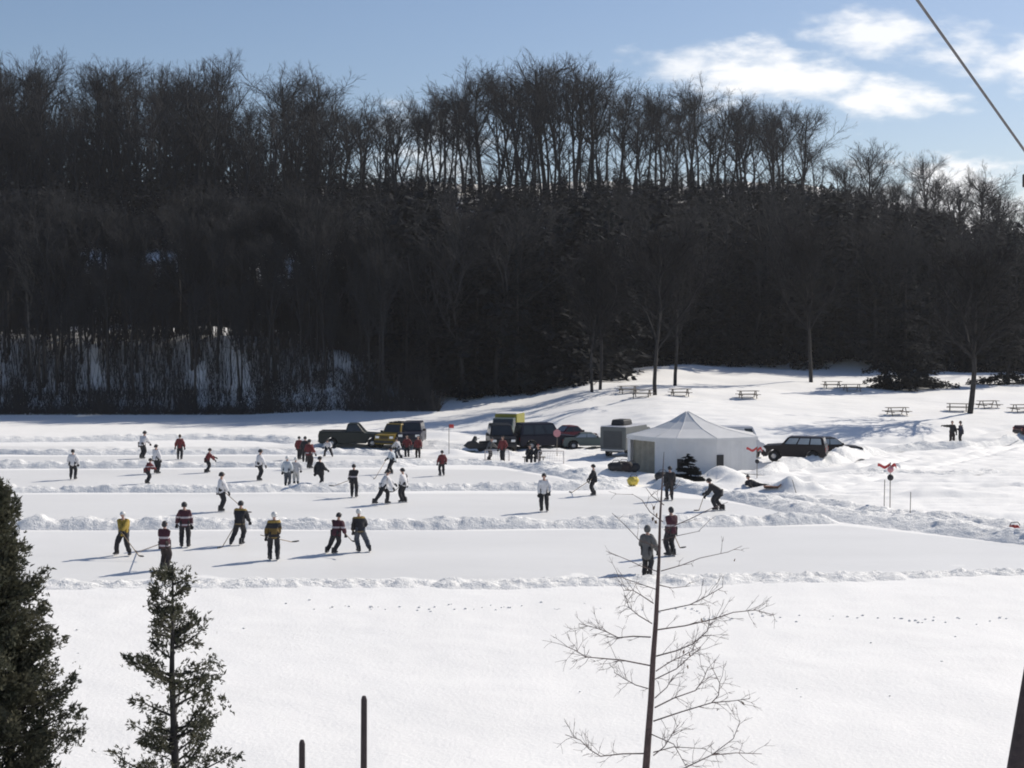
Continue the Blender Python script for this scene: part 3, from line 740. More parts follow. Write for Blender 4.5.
mb.tube([b00, b0, b1, b2], [.056,.050,.044,.038], 12); tag(mb.build('leaning_pole', M_darkwood, smooth=True), 'dark leaning wooden pole cut by the lower right edge', 'pole')

# ------------------------------------------------------------------ vehicles
def quad_pane(mb, pts, proud, thick=.012):
    a, b, c, d = [Vector(p) for p in pts]; n = (b-a).cross(d-a).normalized()
    o = [p+n*proud for p in (a, b, c, d)]; i = [p-n*thick for p in (a, b, c, d)]
    mb.add(o+i, [(0,1,2,3),(7,6,5,4),(0,4,5,1),(1,5,6,2),(2,6,7,3),(3,7,4,0)])
def inset(pts, u0, u1, v0, v1):
    a, b, c, d = [Vector(p) for p in pts]           # a-b bottom, d-c top
    f = lambda u, v: (a.lerp(b, u)).lerp(d.lerp(c, u), v)
    return [f(u0, v0), f(u1, v0), f(u1, v1), f(u0, v1)]
WHEELS = {}
def wheel_mesh(r):
    if r not in WHEELS:
        t = MB(); w = .11; t.lathe([(r*.62,-w),(r*.9,-w),(r,-w*.6),(r,w*.6),(r*.9,w),(r*.62,w)], 24)
        k = MB(); k.lathe([(.03,-w-.012),(r*.30,-w-.008),(r*.60,-w*.9),(r*.61,0)], 20); k.lathe([(r*.61,0),(r*.60,w*.9),(r*.30,w+.008),(.03,w+.012)], 20)
        WHEELS[r] = (t.mesh('wheel', M_tyre, True), k.mesh('rim', M_rim, True))
    return WHEELS[r]
def vehicle(name, label, cat, loc, yaw, paint, L=4.7, W=1.85, Hh=1.75, kind='suv', glass=None, rack=None, group=None, pale=None):
    v = thing(name, label, cat, loc, yaw, group); glass = glass or M_glass
    r = .36 if kind in ('suv', 'pickup') else (.33 if kind == 'sedan' else .40); h = L/2; wb = L*.30
    cl = .32 if kind != 'sedan' else .24
    if kind == 'suv':    hood, belt, rear, cow, w0, w1, b1, b0 = 1.06, 1.10, 1.10, h*.42, h*.40, h*.18, -h*.90, -h*.97
    elif kind == 'sedan': hood, belt, rear, cow, w0, w1, b1, b0 = .82, .90, .92, h*.42, h*.40, h*.10, -h*.30, -h*.62
    elif kind == 'pickup': hood, belt, rear, cow, w0, w1, b1, b0 = 1.08, 1.16, 1.16, h*.40, h*.38, h*.16, -h*.12, -h*.20
    else:                hood, belt, rear, cow, w0, w1, b1, b0 = 1.15, 1.28, 1.28, h*.80, h*.78, h*.58, -h*.97, -h*.985
    def arch(xc): return [(xc+(r+.09)*math.cos(a), r*.95+(r+.09)*math.sin(a)) for a in np.linspace(PI, 0, 9)]
    bot = [(-h*.985, cl+.12), (-h*.93, cl)]+[(x, max(z, cl)) for x, z in arch(-wb)]+[(x, max(z, cl)) for x, z in arch(wb*1.03)]+[(h*.95, cl), (h, cl+.14)]
    top = [(h*.985, hood-.22), (h*.93, hood-.06), (cow, hood+.02), (cow-.03, belt)]
    if kind == 'sedan': top += [(b0, belt), (-h*.93, rear-.03), (-h, rear-.25)]
    else: top += [(b0, belt), (-h*.975, rear), (-h, rear-.3)]
    mb = MB(); mb.prism(bot+top, -W/2, W/2); body = mb.build('body', paint, v, bevel=.05)
    if kind == 'pickup':                            # open bed: liner floor sunk between the rails
        mb = MB(); mb.box(((b0-.06-h*.95)/2-.0, 0, belt+.003), (abs(-h*.95-b0)-.10, W-.26, .02)); mb.build('bed_liner', M_black, v)
        mb = MB(); mb.box(((b0-h*.975)/2, W/2-.06, belt+.04), (abs(-h*.975-b0)-.02, .10, .075)); mb.box(((b0-h*.975)/2, -W/2+.06, belt+.04), (abs(-h*.975-b0)-.02, .10, .075)); mb.box((-h*.95, 0, belt+.04), (.08, W-.24, .075))
        mb.build('bed_rail', paint, v, bevel=.02)
    wt = W*(.40 if kind == 'van' else .385); wbm = W*.475; zb = belt-.02
    c = [(w0, -wbm, zb), (b0, -wbm, zb), (b1, -wt, Hh), (w1, -wt, Hh), (w0, wbm, zb), (b0, wbm, zb), (b1, wt, Hh), (w1, wt, Hh)]
    mb = MB(); mb.add(c, [(0,1,2,3),(7,6,5,4),(3,2,6,7),(0,3,7,4),(1,5,6,2),(0,4,5,1)]); mb.build('cabin', paint, v, bevel=.06)
    right = [c[1], c[0], c[3], c[2]]; left = [c[4], c[5], c[6], c[7]]; front = [c[0], c[4], c[7], c[3]]; back = [c[5], c[1], c[2], c[6]]
    n = {'suv': 3, 'sedan': 2, 'pickup': 2, 'van': 2}[kind]
    for s, side in enumerate((right, left)):
        if kind == 'van': spans = [(.80, .96) if s == 0 else (.04, .20)]
        else:
            e = .05; wdt = (1-2*e)/n; spans = [(e+i*wdt+.018, e+(i+1)*wdt-.018) for i in range(n)]
        for (u0, u1) in spans:
            m_ = MB(); quad_pane(m_, inset(side, u0, u1, .12, .86), .006); m_.build('window', pale or glass, v)
    m_ = MB(); quad_pane(m_, inset(front, .06, .94, .10, .90), .006); m_.build('windshield', glass, v)
    if kind != 'van': m_ = MB(); quad_pane(m_, inset(back, .08, .92, .15, .88), .006); m_.build('rear_window', glass, v)
    for sx in (wb*1.03, -wb):
        for sy in (-1, 1):
            a, b = wheel_mesh(r); w = link('wheel', a, v); w.location = (sx, sy*(W/2-.12), r); link('rim', b, w)
    for sy in (-1, 1):
        m_ = MB(); m_.box((h*.975, sy*W*.36, hood-.22), (.07, .30, .17)); m_.build('headlight', M_lens, v, bevel=.015)
        m_ = MB(); m_.box((-h*.99, sy*W*.43, rear-.28), (.05, .16, .26)); m_.build('tail_light', M_tail, v, bevel=.01)
        m_ = MB(); m_.box((w0-.22, sy*(W/2+.11), belt+.08), (.10, .20, .15)); m_.build('mirror', M_black, v, bevel=.02)
    m_ = MB(); m_.box((h*.985, 0, cl+.20), (.14, W*.96, .19)); m_.build('front_bumper', M_chrome if kind in ('pickup', 'van') else M_black, v, bevel=.03)
    m_ = MB(); m_.box((-h*.985, 0, cl+.20), (.14, W*.96, .19)); m_.build('rear_bumper', M_chrome if kind in ('pickup', 'van') else M_black, v, bevel=.03)
    m_ = MB()
    for k in range(4): m_.box((h*.985, 0, hood-.34+k*.055), (.05, W*.40, .03))
    m_.build('grille', M_black, v)
    if rack:
        m_ = MB()
        for sy in (-1, 1): m_.tube([(b1+.15, sy*wt*.85, Hh+.09), (w1-.15, sy*wt*.85, Hh+.09)], .02, 6)
        for xx in (b1+.3, (b1+w1)/2, w1-.3): m_.box((xx, 0, Hh+.05), (.05, wt*1.75, .09))
        m_.build('roof_rack', M_black, v)
    return v
def spot(px, py):
    p = P(px, py); return (p.x, p.y, H1(p.x, p.y)-.02)
PT = lambda n, c, **k: mat('paint_'+n, c, .38, .06, 1.2, spec=.22, **k)
p_dark = PT('dark_green', (.020,.026,.024)); p_navy = PT('navy', (.016,.017,.030)); p_yel = PT('yellow', (.22,.15,.025)); p_black = PT('black', (.012,.012,.014))
p_mar = PT('maroon', (.10,.018,.030)); p_gg = PT('grey_green', (.10,.125,.12)); p_sil = PT('silver', (.55,.56,.60)); p_grey = PT('grey', (.115,.125,.125)); p_brown = PT('dark_maroon', (.014,.011,.014)); p_truck = PT('yellow_green', (.27,.25,.04))
vehicle('pickup_truck', 'dark green pickup truck seen side on, parked beyond the far rink', 'pickup truck', spot(353,447), 0, p_dark, 4.9, 1.9, 1.78, 'pickup')
vehicle('sport_utility_car', 'yellow off-road car with roof rack beside the dark pickup truck', 'car', spot(396,447), -PI/2-.42, p_yel, 3.6, 1.6, 1.75, 'suv', rack=True)
vehicle('sport_utility_car', 'dark blue car parked close to the right of the yellow off-road car', 'car', spot(412,445), -PI/2-.05, p_navy, 4.0, 1.7, 1.72, 'suv')
vehicle('sport_utility_car', 'black car facing the rinks in front of the yellow and green box truck', 'car', spot(501,450), -PI/2+.1, p_black, 4.5, 1.85, 1.85, 'suv')
vehicle('sport_utility_car', 'big dark navy car with a maroon car parked behind its right end', 'car', spot(545,449), .30, p_navy, 4.4, 1.95, 1.95, 'suv')
vehicle('sedan', 'maroon car mostly hidden between the navy car and the grey green car', 'car', spot(572,443), .4, p_mar, 3.6, 1.7, 1.35, 'sedan')
vehicle('sedan', 'low grey green car seen side on, parked left of the camper', 'car', spot(589,449), 0.02, p_gg, 3.9, 1.7, 1.22, 'sedan', pale=M_glasslit)
vehicle('sport_utility_car', 'dark car with tall roof behind the snow pile right of the tent', 'car', spot(795,461), PI-.30, p_brown, 4.0, 1.8, 1.58, 'suv', pale=M_glasslit)
vehicle('sedan', 'dark low car whose nose points right, parked beyond the tall roofed dark car', 'car', spot(830,457), .05, p_brown, 4.2, 1.75, 1.38, 'sedan', pale=M_glasslit)
vehicle('van', 'silver van parked behind the right end of the tent', 'van', spot(733,458), .04, p_sil, 4.1, 1.85, 2.2, 'van')
vehicle('sedan', 'dark red car cut by the right edge of the photo on the upper track', 'car', spot(1046,437), .1, PT('dark_red', (.05,.012,.014)), 4.6, 1.75, 1.45, 'sedan')
# box truck behind the black car
def box_truck(name, label, cat, loc, yaw, cabp, boxp, L, W, Hh, boxlen, roofm, side_windows=0, roofbox=False):
    v = thing(name, label, cat, loc, yaw); h = L/2; xb = -h+boxlen
    m_ = MB(); m_.prism([(xb+.04,.55),(h*.96,.45),(h,.62),(h*.985,1.05),(xb+1.0,1.22),(xb+.70,1.95),(xb+.04,2.02)], -W*.46, W*.46); m_.build('cab', cabp, v, bevel=.06)
    m_ = MB(); m_.box(((-h+xb)/2, 0, (.62+Hh)/2), (boxlen, W, Hh-.62)); m_.build('box_body', boxp, v, bevel=.06)
    m_ = MB(); m_.box(((-h+xb)/2, 0, Hh+.035), (boxlen-.05, W-.05, .06)); m_.build('roof', roofm, v, bevel=.02)
    m_ = MB(); m_.box((0-.1, 0, .52), (L*.93, W*.5, .16)); m_.build('chassis', M_black, v)
    m_ = MB(); quad_pane(m_, [(xb+.98,-W*.41,1.29),(xb+.98,W*.41,1.29),(xb+.735,W*.41,1.88),(xb+.735,-W*.41,1.88)], .01); m_.build('windshield', M_glass, v)
    for sy in (-1, 1):
        m_ = MB(); m_.box((xb+.42, sy*(W*.46+.002), 1.55), (.56, .012, .48)); m_.build('window', M_glass, v)
        m_ = MB(); m_.box((h*.985, sy*W*.34, .86), (.06, .26, .18)); m_.build('headlight', M_lens, v, bevel=.015)
        for k in range(side_windows):
            m_ = MB(); m_.box((-h+boxlen*(k+.6)/(side_windows+.2), sy*(W/2+.002), Hh*.68), (boxlen*.26, .014, .5)); m_.build('window', M_glass, v)
        for sx in (-h*.55, xb+.55):
            a, b = wheel_mesh(.40); w = link('wheel', a, v); w.location = (sx, sy*(W/2-.14), .40); link('rim', b, w)
    m_ = MB(); m_.box((h*.99, 0, .55), (.14, W*.9, .2)); m_.build('front_bumper', M_chrome, v, bevel=.03)
    m_ = MB(); m_.box((-h-.06, 0, .60), (.12, W*.9, .16)); m_.build('rear_bumper', M_chrome, v, bevel=.03)
    m_ = MB(); m_.box((-h-.012, 0, Hh*.62), (.03, W*.72, Hh*.52)); m_.build('rear_door', mat('dull_door', (.045,.05,.055), .5, .15, 2), v)
    if roofbox:
        m_ = MB(); m_.box((-h+boxlen*.40, 0, Hh+.27), (1.5, 1.0, .38), taper=.88); m_.build('roof_box', M_black, v, bevel=.08)
    return v
box_truck('box_truck', 'yellow and green box truck with a pale roof behind the black car', 'truck', spot(507,443), -PI/2-.28, p_gg, p_truck, 3.9, 1.75, 2.25, 2.3, M_tent)
box_truck('camper_van', 'grey camper van with a dark box on its roof, left of the tent', 'camper van', spot(628,456), PI/2-.5, p_grey, p_grey, 5.0, 1.9, 2.15, 3.6, p_sil, 2, True)

# ------------------------------------------------------------------ tent
TD = 89.5
tb = Vector((X(693, TD), TD+2.9, 0)); tb.z = H1(tb.x, tb.y)-.05
tent = thing('event_tent', 'white peaked party tent with plastic walls beside the parked cars', 'tent', tb)
pl = [(628,3.0),(656,.7),(677,.05),(717,.0),(757,1.2),(752,4.6),(715,6.0),(665,5.6)]
pv = [Vector((X(px, TD+dy)-tb.x, TD+dy-tb.y, 0)) for px, dy in pl]; n = len(pv); EH = 2.28; AH = 3.72
mb = MB(); apex = (0, 0, AH); mids = []
rings = [(1.02, EH-.20), (1.02, EH), (.80, EH+.19), (.55, EH+.44), (.28, EH+.86), (.10, AH-.18), (.02, AH)]
vs = []; 
for f, z in rings: vs += [(p.x*f, p.y*f, z) for p in pv]
fs = [(i*n+j, i*n+(j+1) % n, (i+1)*n+(j+1) % n, (i+1)*n+j) for i in range(len(rings)-1) for j in range(n)]; fs.append(tuple((len(rings)-1)*n+j for j in range(n)))
mb.add(vs, fs); ro = mb.build('roof', M_tent, tent); so = ro.modifiers.new('thick', 'SOLIDIFY'); so.thickness = .02
mb = MB()
for p in pv: mb.tube([(p.x*f*1.003, p.y*f*1.003, z+.004) for f, z in rings[1:]], .016, 6)
mb.build('roof_seam', M_tent, tent, True)
for j in range(n):
    a, b = pv[j], pv[(j+1) % n]; d = (b-a).normalized(); nn = Vector((d.y, -d.x, 0)); m_ = MB(); Lw = (b-a).length
    def wall_piece(u0, u1, z0, z1):
        k = max(2, int((u1-u0)*Lw/.25)+1); vv = []
        for i in range(k):
            u = u0+(u1-u0)*i/(k-1); w = .03*math.sin(u*Lw*5.5+j)*math.sin(PI*u); q = a.lerp(b, u)+nn*w
            vv += [(q.x, q.y, z0), (q.x, q.y, z1)]
        m_.add(vv, [(2*i, 2*i+2, 2*i+3, 2*i+1) for i in range(k-1)])
    if j == 0: wall_piece(0, .10, 0, EH-.1); wall_piece(.97, 1, 0, EH-.1); wall_piece(.10, .97, EH-.28, EH-.1)
    else: wall_piece(0, 1, 0, EH-.1)
    w = m_.build('wall', M_tent, tent); so = w.modifiers.new('thick', 'SOLIDIFY'); so.thickness = .012
    m_ = MB(); m_.tube([(a.x*.975, a.y*.975, 0), (a.x*.975, a.y*.975, EH-.02)], .03, 8); m_.build('tent_pole', M_chrome, tent, True)
a, b = pv[0], pv[1]; m_ = MB(); k = 14; vv = []
for i in range(k):
    u = .1+.86*i/(k-1); d = (b-a).normalized(); nn = Vector((d.y, -d.x, 0)); q = a.lerp(b, u)-nn*(.22+.05*math.sin(i*1.9)); vv += [(q.x, q.y, 0), (q.x, q.y, EH-.15)]
m_.add(vv, [(2*i, 2*i+2, 2*i+3, 2*i+1) for i in range(k-1)]); fl = m_.build('door_flap', M_tan, tent); so = fl.modifiers.new('thick', 'SOLIDIFY'); so.thickness = .015
for px, y0, y1, wd in [(677.5,459,472,.36),(720,455,467,.46)]:
    jj = 2 if px < 717 else 3
    if px < 680: jj = 2
    a, b = pv[jj], pv[jj+1]; t = (X(px+ (2.5 if px < 680 else 0), TD)-tb.x-a.x)/(b.x-a.x); t = max(.09, min(.91, t)); q = a.lerp(b, t); d = (b-a).normalized(); ang = math.atan2(d.y, d.x)
    z = at(px, (y0+y1)/2, TD).z-tb.z; m_ = MB(); m_.box((q.x, q.y-.05, z), (wd, .05, (y1-y0)*TD/F), R=Matrix.Rotation(ang, 3, 'Z')); m_.build('window', M_black, tent)

# ------------------------------------------------------------------ picnic tables, markers, small things on the snow
def picnic_table():
    t = thing('picnic_table', 'x', 'picnic table', (0,0,0), 0, 'picnic tables on the snowy slope')
    mb = MB()
    for k in range(5): mb.box((0, -.30+.15*k, .75), (1.9, .135, .045))
    mb.build('tabletop', M_wood, t)
    for s in (-1, 1):
        mb = MB()
        for k in range(2): mb.box((0, s*(.68+.15*k), .45), (1.9, .135, .045))
        mb.build('bench', M_wood, t)
        for e in (-1, 1):
            mb = MB(); mb.tube([(e*.68, s*.62, -.15), (e*.68, s*.18, .72)], .045, 6); mb.build('leg', M_wood, t)
    mb = MB()
    for e in (-1, 1): mb.box((e*.68, 0, .40), (.045, 1.6, .09))
    mb.build('crossbeam', M_wood, t)
    return t
proto = None
for px, py, rz, lab in [(628,393,.2,'picnic table left of the thick tree trunk, farther from that trunk'),(642,397,-.3,'picnic table on the slope touching the left side of the thick tree trunk'),(680,396,.1,'picnic table just right of the thick tree trunk above the tent'),
        (748,398,.1,'small dark picnic table alone on the slope above the right end of the tent'),(832,388,.05,'left one of the two picnic tables at the wood edge left of the broad evergreen'),(852,391,.15,'right one of the two picnic tables at the wood edge left of the broad evergreen'),
        (897,415,.25,'picnic table alone in the open, left of the large leaning tree'),(958,411,-.3,'picnic table partly behind the trunk of the large leaning tree, on its left'),(988,408,.3,'picnic table right of the large leaning tree trunk'),(1022,412,.2,'picnic table cut by the right photo edge beyond the leaning tree')]:
    if proto is None: proto = o = picnic_table()
    else: o = copy_tree(proto)
    p = P(px, py); o.location = (p.x, p.y, p.z-.12); o.rotation_euler.z = rz; o['label'] = lab

c_red = mat('red_ribbon', (.50,.06,.06), .6, .15, 10); c_white = mat('white_ribbon', (.75,.75,.75), .6, .1, 10); c_pink = mat('pink_board', (.55,.25,.27), .6, .15, 8)
def marker(px, py, top, label, ribbon=True, balls=(), two=False, flag=False, disc=False):
    p = P(px, py); z = at(px, top, p.y).z-p.z
    o = thing('marker_pole', label, 'marker', (p.x, p.y, p.z-.02))
    mb = MB(); mb.tube([(0,0,-.2),(0,0,z)], .022, 6); mb.build('pole', M_wood, o, True)
    if two: mb = MB(); mb.tube([(-.28,.05,-.2),(-.26,.05,z*.62)], .02, 6); mb.build('stake', M_wood, o, True)
    if ribbon:
        for s, m_, l in ((-1, c_red, .62), (1, c_white, .50), (1, c_red, .30)):
            mb = MB(); k = 8; vv = []
            for i in range(k):
                u = i/(k-1); xx = s*u*l; zz_ = z-.08-.08*math.sin(u*6+s)-.04*u; yy = .05*math.sin(u*7)+(.03 if m_ is c_white else 0)
                vv += [(xx, yy, zz_), (xx, yy+.01, zz_-.15)]
            mb.add(vv, [(2*i, 2*i+2, 2*i+3, 2*i+1) for i in range(k-1)]); r = mb.build('ribbon', m_, o); r.modifiers.new('t', 'SOLIDIFY').thickness = .008
    for bz, br, m_ in balls:
        mb = MB(); mb.ball((0, -.03, at(px, bz, p.y).z-p.z), (br, br*.8, br)); mb.build('ball', m_, o, True)
    if flag:
        mb = MB(); k = 6; vv = []
        for i in range(k): u = i/(k-1); vv += [(u*.34, .04*math.sin(u*6), z), (u*.34, .04*math.sin(u*6), z-.26)]
        mb.add(vv, [(2*i, 2*i+2, 2*i+3, 2*i+1) for i in range(k-1)]); r = mb.build('flag', c_red, o); r.modifiers.new('t', 'SOLIDIFY').thickness = .008
    if disc:
        mb = MB(); mb.lathe([(.26,-.012),(.26,.012)], 20, 'y'); r = mb.build('sign_board', c_pink, o); r.location = (0, -.04, z-.2)
    return o
marker(757, 478, 446, 'marker pole with red and white ribbons by the right end of the tent', balls=((461,.13,M_black),))
marker(890, 508, 462, 'marker pole with red and white ribbons and two balls, on the snow bank at right', balls=((469,.16,c_pink),(477,.16,M_black)), two=True)
marker(449, 454, 424, 'thin pole with a small red flag beside the far snow bank', ribbon=False, flag=True)
marker(557, 457, 430, 'post with a round pink sign in front of the maroon car', ribbon=False, disc=True)
for px, py, top, lab in [(910,520,492,'thin bare stake in the snow bank at right of the ribbon marker'),(797,494,480,'short leaning stick on the snow heap right of the lying person')]:
    p = P(px, py); z = at(px, top, p.y).z-p.z; mb = MB(); mb.tube([(0,0,-.15),(.02 if px > 900 else -.25,0,z)], .018, 6); o = mb.build('wooden_stake', M_wood, smooth=True); o.location = p; tag(o, lab, 'stake')
def duffel(px, py, label, m, L=1.1, r=.24, rz=0, cat='bag', z=0):
    p = P(px, py); o = thing('sports_bag', label, cat, (p.x, p.y, p.z+z-.03), rz)
    mb = MB(); k = 9; mb.tube([(-L/2+L*i/(k-1), 0, r+.02*math.sin(i*2.1)) for i in range(k)], [r*q for q in (.55,.9,1,1.02,.97,1.03,1,.88,.5)], 12); mb.build('bag_body', m, o, True)
    mb = MB(); mb.tube([(-.25,-.05,2*r-.02),(-.15,-.06,2*r+.12),(.15,-.06,2*r+.12),(.25,-.05,2*r-.02)], .018, 6); mb.build('handle', M_black, o, True)
    return o
duffel(616, 471, 'dark sports bag left of the tent door, leftmost of three', M_black, .95, .26, .1)
duffel(624, 471, 'dark sports bag left of the tent door, middle of three', mat('bag_brown', (.03,.022,.022), .8, .2, 6), .95, .30, -.2)
duffel(632, 472, 'dark sports bag against the tent door, rightmost of three', M_black, .9, .27, .15)
duffel(662, 481, 'dark sports bag on the snow bank in front of the tent wall', M_black, .8, .27, .3)
duffel(633, 486, 'bright yellow bag lying on the snow bank before the tent door', mat('bag_yellow', (.62,.48,.08), .6, .12, 8), .62, .25, .5, z=.05)
duffel(1014, 532, 'small red bag on the snow bank at the right edge', mat('bag_red', (.42,.05,.04), .6, .15, 8), .42, .17, .2)
p = P(772, 489); sl = thing('sled', 'brown sled on the snow bank beside the lying person', 'sled', (p.x, p.y, p.z+.02), -.15)
mb = MB(); mb.prism([(-.45,.05),(.35,.05),(.50,.20),(.48,.24),(.33,.10),(-.45,.10)], -.25, .25); mb.build('deck', mat('sled_wood', (.13,.055,.03), .7, .2, 6), sl, bevel=.015)
for s in (-1, 1): mb = MB(); mb.box((-.05, s*.2, .02), (.75, .04, .06)); mb.build('runner', M_darkwood, sl)
# little evergreen by the tent wall
p = P(688, 480); t, c = conifer_proto(77, 4200, .95, .12, .02, 1.25)
o = thing('conifer_tree', 'small dark evergreen standing against the front wall of the white tent', 'tree', (p.x, p.y, p.z-.05)); s = (at(686, 452, p.y).z-p.z)/12; o.scale = (s*1.9, s*1.9, s)
link('trunk', mesh_np('trunk', t[0], quads=t[1], mats=[M_bark]), o); link('crown', mesh_np('crown', c[0], quads=c[1], mats=[M_needle]), o)
# goals made of pipe and netting
def goal(px, py, rz, label):
    p = P(px, py); o = thing('hockey_goal', label, 'goal', (p.x, p.y, p.z), rz); W, Hh, Dp = 1.6, .72, .6
    m = mat('goal_pipe', (.55,.50,.48), .5, .1, 6)
    for s in (-1, 1): mb = MB(); mb.tube([(s*W/2,0,-.1),(s*W/2,0,Hh)], .03, 8); mb.build('post', m, o, True)
    mb = MB(); mb.tube([(-W/2,0,Hh),(W/2,0,Hh)], .03, 8); mb.build('crossbar', m, o, True)
    mb = MB()
    for k in range(11): xx = -W/2+W*k/10; mb.tube([(xx,0,Hh),(xx,Dp*.6,Hh*.7),(xx,Dp,0)], .006, 3)
    for k in range(5): u = k/4; mb.tube([(-W/2,Dp*u,Hh*(1-u*.9)),(W/2,Dp*u,Hh*(1-u*.9))], .006, 3)
    mb.build('net', m, o)
    return o
goal(551, 463, .15, 'low pale goal frame beside the snow bank in front of the navy car')
goal(497, 461, -.1, 'low pale goal frame behind the far rink in front of the black car')
# snowmobile near the black car
p = P(481, 452); sm = thing('snowmobile', 'small dark snowmobile left of the black car', 'snowmobile', (p.x, p.y, p.z), PI+.3)
mb = MB(); mb.prism([(-1.2,.25),(.9,.25),(1.25,.45),(.9,.75),(.45,.82),(.2,.62),(-1.1,.62),(-1.25,.5)], -.3, .3); mb.build('body', M_black, sm, bevel=.06)
mb = MB(); mb.prism([(.35,.82),(.62,.80),(.45,1.12),(.38,1.12)], -.25, .25); mb.build('windscreen', M_glass, sm)
mb = MB(); mb.prism([(-1.3,.05),(.1,.02),(.25,.2),(-.1,.30),(-1.2,.30)], -.2, .2); mb.build('track', M_tyre, sm, bevel=.04)
for s in (-1, 1): mb = MB(); mb.prism([(.3,.02),(1.3,.02),(1.5,.18),(1.46,.2),(1.25,.07),(.3,.07)], s*.42-.07, s*.42+.07); mb.build('ski', mat('ski_green', (.05,.09,.07), .5, .2, 5), sm)
mb = MB(); mb.prism([(-1.0,.62),(.15,.62),(.1,.76),(-.95,.80)], -.19, .19); mb.build('seat', M_black, sm, bevel=.05)
mb = MB(); mb.tube([(.22,-.35,1.0),(.3,0,.92),(.22,.35,1.0)], .02, 6); mb.build('handlebar', M_black, sm, True)

# ------------------------------------------------------------------ people
def head_arrays():
    mb = MB()
    def sh(v):
        v = v.copy(); f = max(0, v.y)
        if v.z < -.2: v.x *= 1-.28*(-v.z-.2); v.y *= 1-.12*(-v.z)
        if f > .6 and abs(v.x) < .3 and -.35 < v.z < .15: v.y += .14*(1-abs(v.x)/.3)
        if f > .5 and v.z < -.55: v.y += .08
        return v
    mb.ball((0,0,0), (.050,.060,.068), 16, 12, 0, fn=sh)
    mb.tube([(0,.055,.006),(0,.069,-.012),(0,.060,-.020)], [.006,.010,.007], 6, 0)           # nose
    for s in (-1, 1):
        mb.ball((s*.019,.053,.004), (.008,.006,.005), 8, 5, 1)                               # eyes
        mb.ball((s*.050,-.003,-.004), (.008,.013,.019), 8, 5, 0)                             # ears
    mb.ball((0,.0535,-.036), (.015,.006,.005), 8, 5, 2)                                      # mouth
    return mb.v, mb.f, mb.m
HEAD = head_arrays()
def glove_mesh(m, name):
    mb = MB()                                          # +x runs from wrist to fingertips, palm down
    mb.tube([(-.035,0,0),(0,0,0),(.03,0,0)], [.028,.026,.024], 8)
    mb.tube([(.0,0,0),(.05,0,-.002),(.07,0,-.006)], [.026,.030,.024], 8)
    for k, (y, l) in enumerate([(-.024,.040),(-.008,.046),(.008,.044),(.023,.034)]):
        mb.tube([(.055,y,0),(.055+l*.5,y*1.15,-.008),(.055+l*.72,y*1.15,-.028),(.055+l*.45,y*1.1,-.044)], [.011,.011,.0105,.008], 6)
    mb.tube([(.015,-.024,-.004),(.040,-.044,-.014),(.060,-.044,-.030)], [.012,.0115,.009], 6)
    return mb.mesh(name, m, True)
def skate_mesh(m, blade=True):
    mb = MB()                                          # +y forward, origin at the ankle over the ice
    z = .045 if blade else .0
    prof = [(-.085,.00),(.10,.0),(.165,.012),(.17,.045),(.12,.072),(.05,.095),(.035,.20),(-.065,.20),(-.085,.09)]
    n = len(prof); vs = []
    for s, f in ((-1,.7),(-1,1),(1,1),(1,.7)):
        pass
    vs = [(s*.043*(1 if zz_ < .1 else .95), yy, zz_+z) for s in (-1, 1) for yy, zz_ in prof]
    mb.add(vs, [tuple(range(n)), tuple(range(2*n-1, n-1, -1))]+[(i, i+n, (i+1) % n+n, (i+1) % n) for i in range(n)])
    b = MB()
    if blade: b.prism([(-.13,.0),(.16,.0),(.19,.022),(.17,.032),(-.12,.03)], -.003, .003); b.box((-.05,-.0,.036),(.05,.02,.022)); b.box((.1,0,.036),(.05,.02,.022))
    if blade: b.v = [(y, x, zz_) for x, y, zz_ in b.v]
    return mb.mesh('skate', m), (b.mesh('blade', M_blade) if blade else None)
M_skblack = mat('skate_leather', (.02,.02,.022), .5, .2, 10)
SKATE = skate_mesh(M_skblack); BOOT = (skate_mesh(mat('boot_leather', (.03,.026,.024), .7, .2, 10), False)[0], None); BOOT[0].name = 'boot'
CL = {'white': (.66,.65,.66), 'paleblue': (.50,.54,.58), 'red': (.15,.03,.032), 'maroon': (.062,.018,.028), 'black': (.022,.022,.026), 'gold': (.42,.28,.03), 'yellow': (.33,.23,.04), 'grey': (.11,.11,.11),
      'navy': (.025,.028,.05), 'darkpants': (.022,.022,.026), 'bluegrey': (.06,.07,.09), 'palepants': (.42,.43,.44), 'brownpants': (.035,.026,.026), 'lightgrey': (.45,.45,.47), 'olive': (.06,.065,.05)}
def cloth(c, stripes=None, key=''):
    return mat('cloth_'+c+key, CL[c], .85, .12, 7, .25, 14, stripes=stripes)
def bands(style, H):
    w = (.42,.38,.40)
    if style == 'stripe2': return [(.50*H,.535*H,w),(.66*H,.70*H,w)]
    if style == 'stripe1': return [(.53*H,.57*H,w)]
    if style == 'goldband': return [(.46*H,.50*H,(.20,.14,.05)),(.56*H,.68*H,(.13,.085,.025)),(.79*H,.84*H,(.30,.20,.05))]
    if style == 'gold1': return [(.47*H,.50*H,(.16,.12,.06)),(.775*H,.83*H,(.30,.20,.05))]
    if style == 'whiteband': return [(.62*H,.66*H,w)]
    return None
GLOVES = {}
def glove(c):
    if c not in GLOVES: GLOVES[c] = glove_mesh(cloth(c), 'glove')
    return GLOVES[c]
def ik(a, b, l1, l2, hint):
    d = b-a; L = d.length
    if L > (l1+l2)*.995: b = a+d.normalized()*(l1+l2)*.995; d = b-a; L = d.length
    c = (l1*l1+L*L-l2*l2)/(2*L); h = math.sqrt(max(0, l1*l1-c*c)); u = d.normalized()
    p = hint-u*hint.dot(u); p = p.normalized() if p.length > 1e-4 else u.orthogonal().normalized()
    return a+u*c+p*h, b
JOBS = []
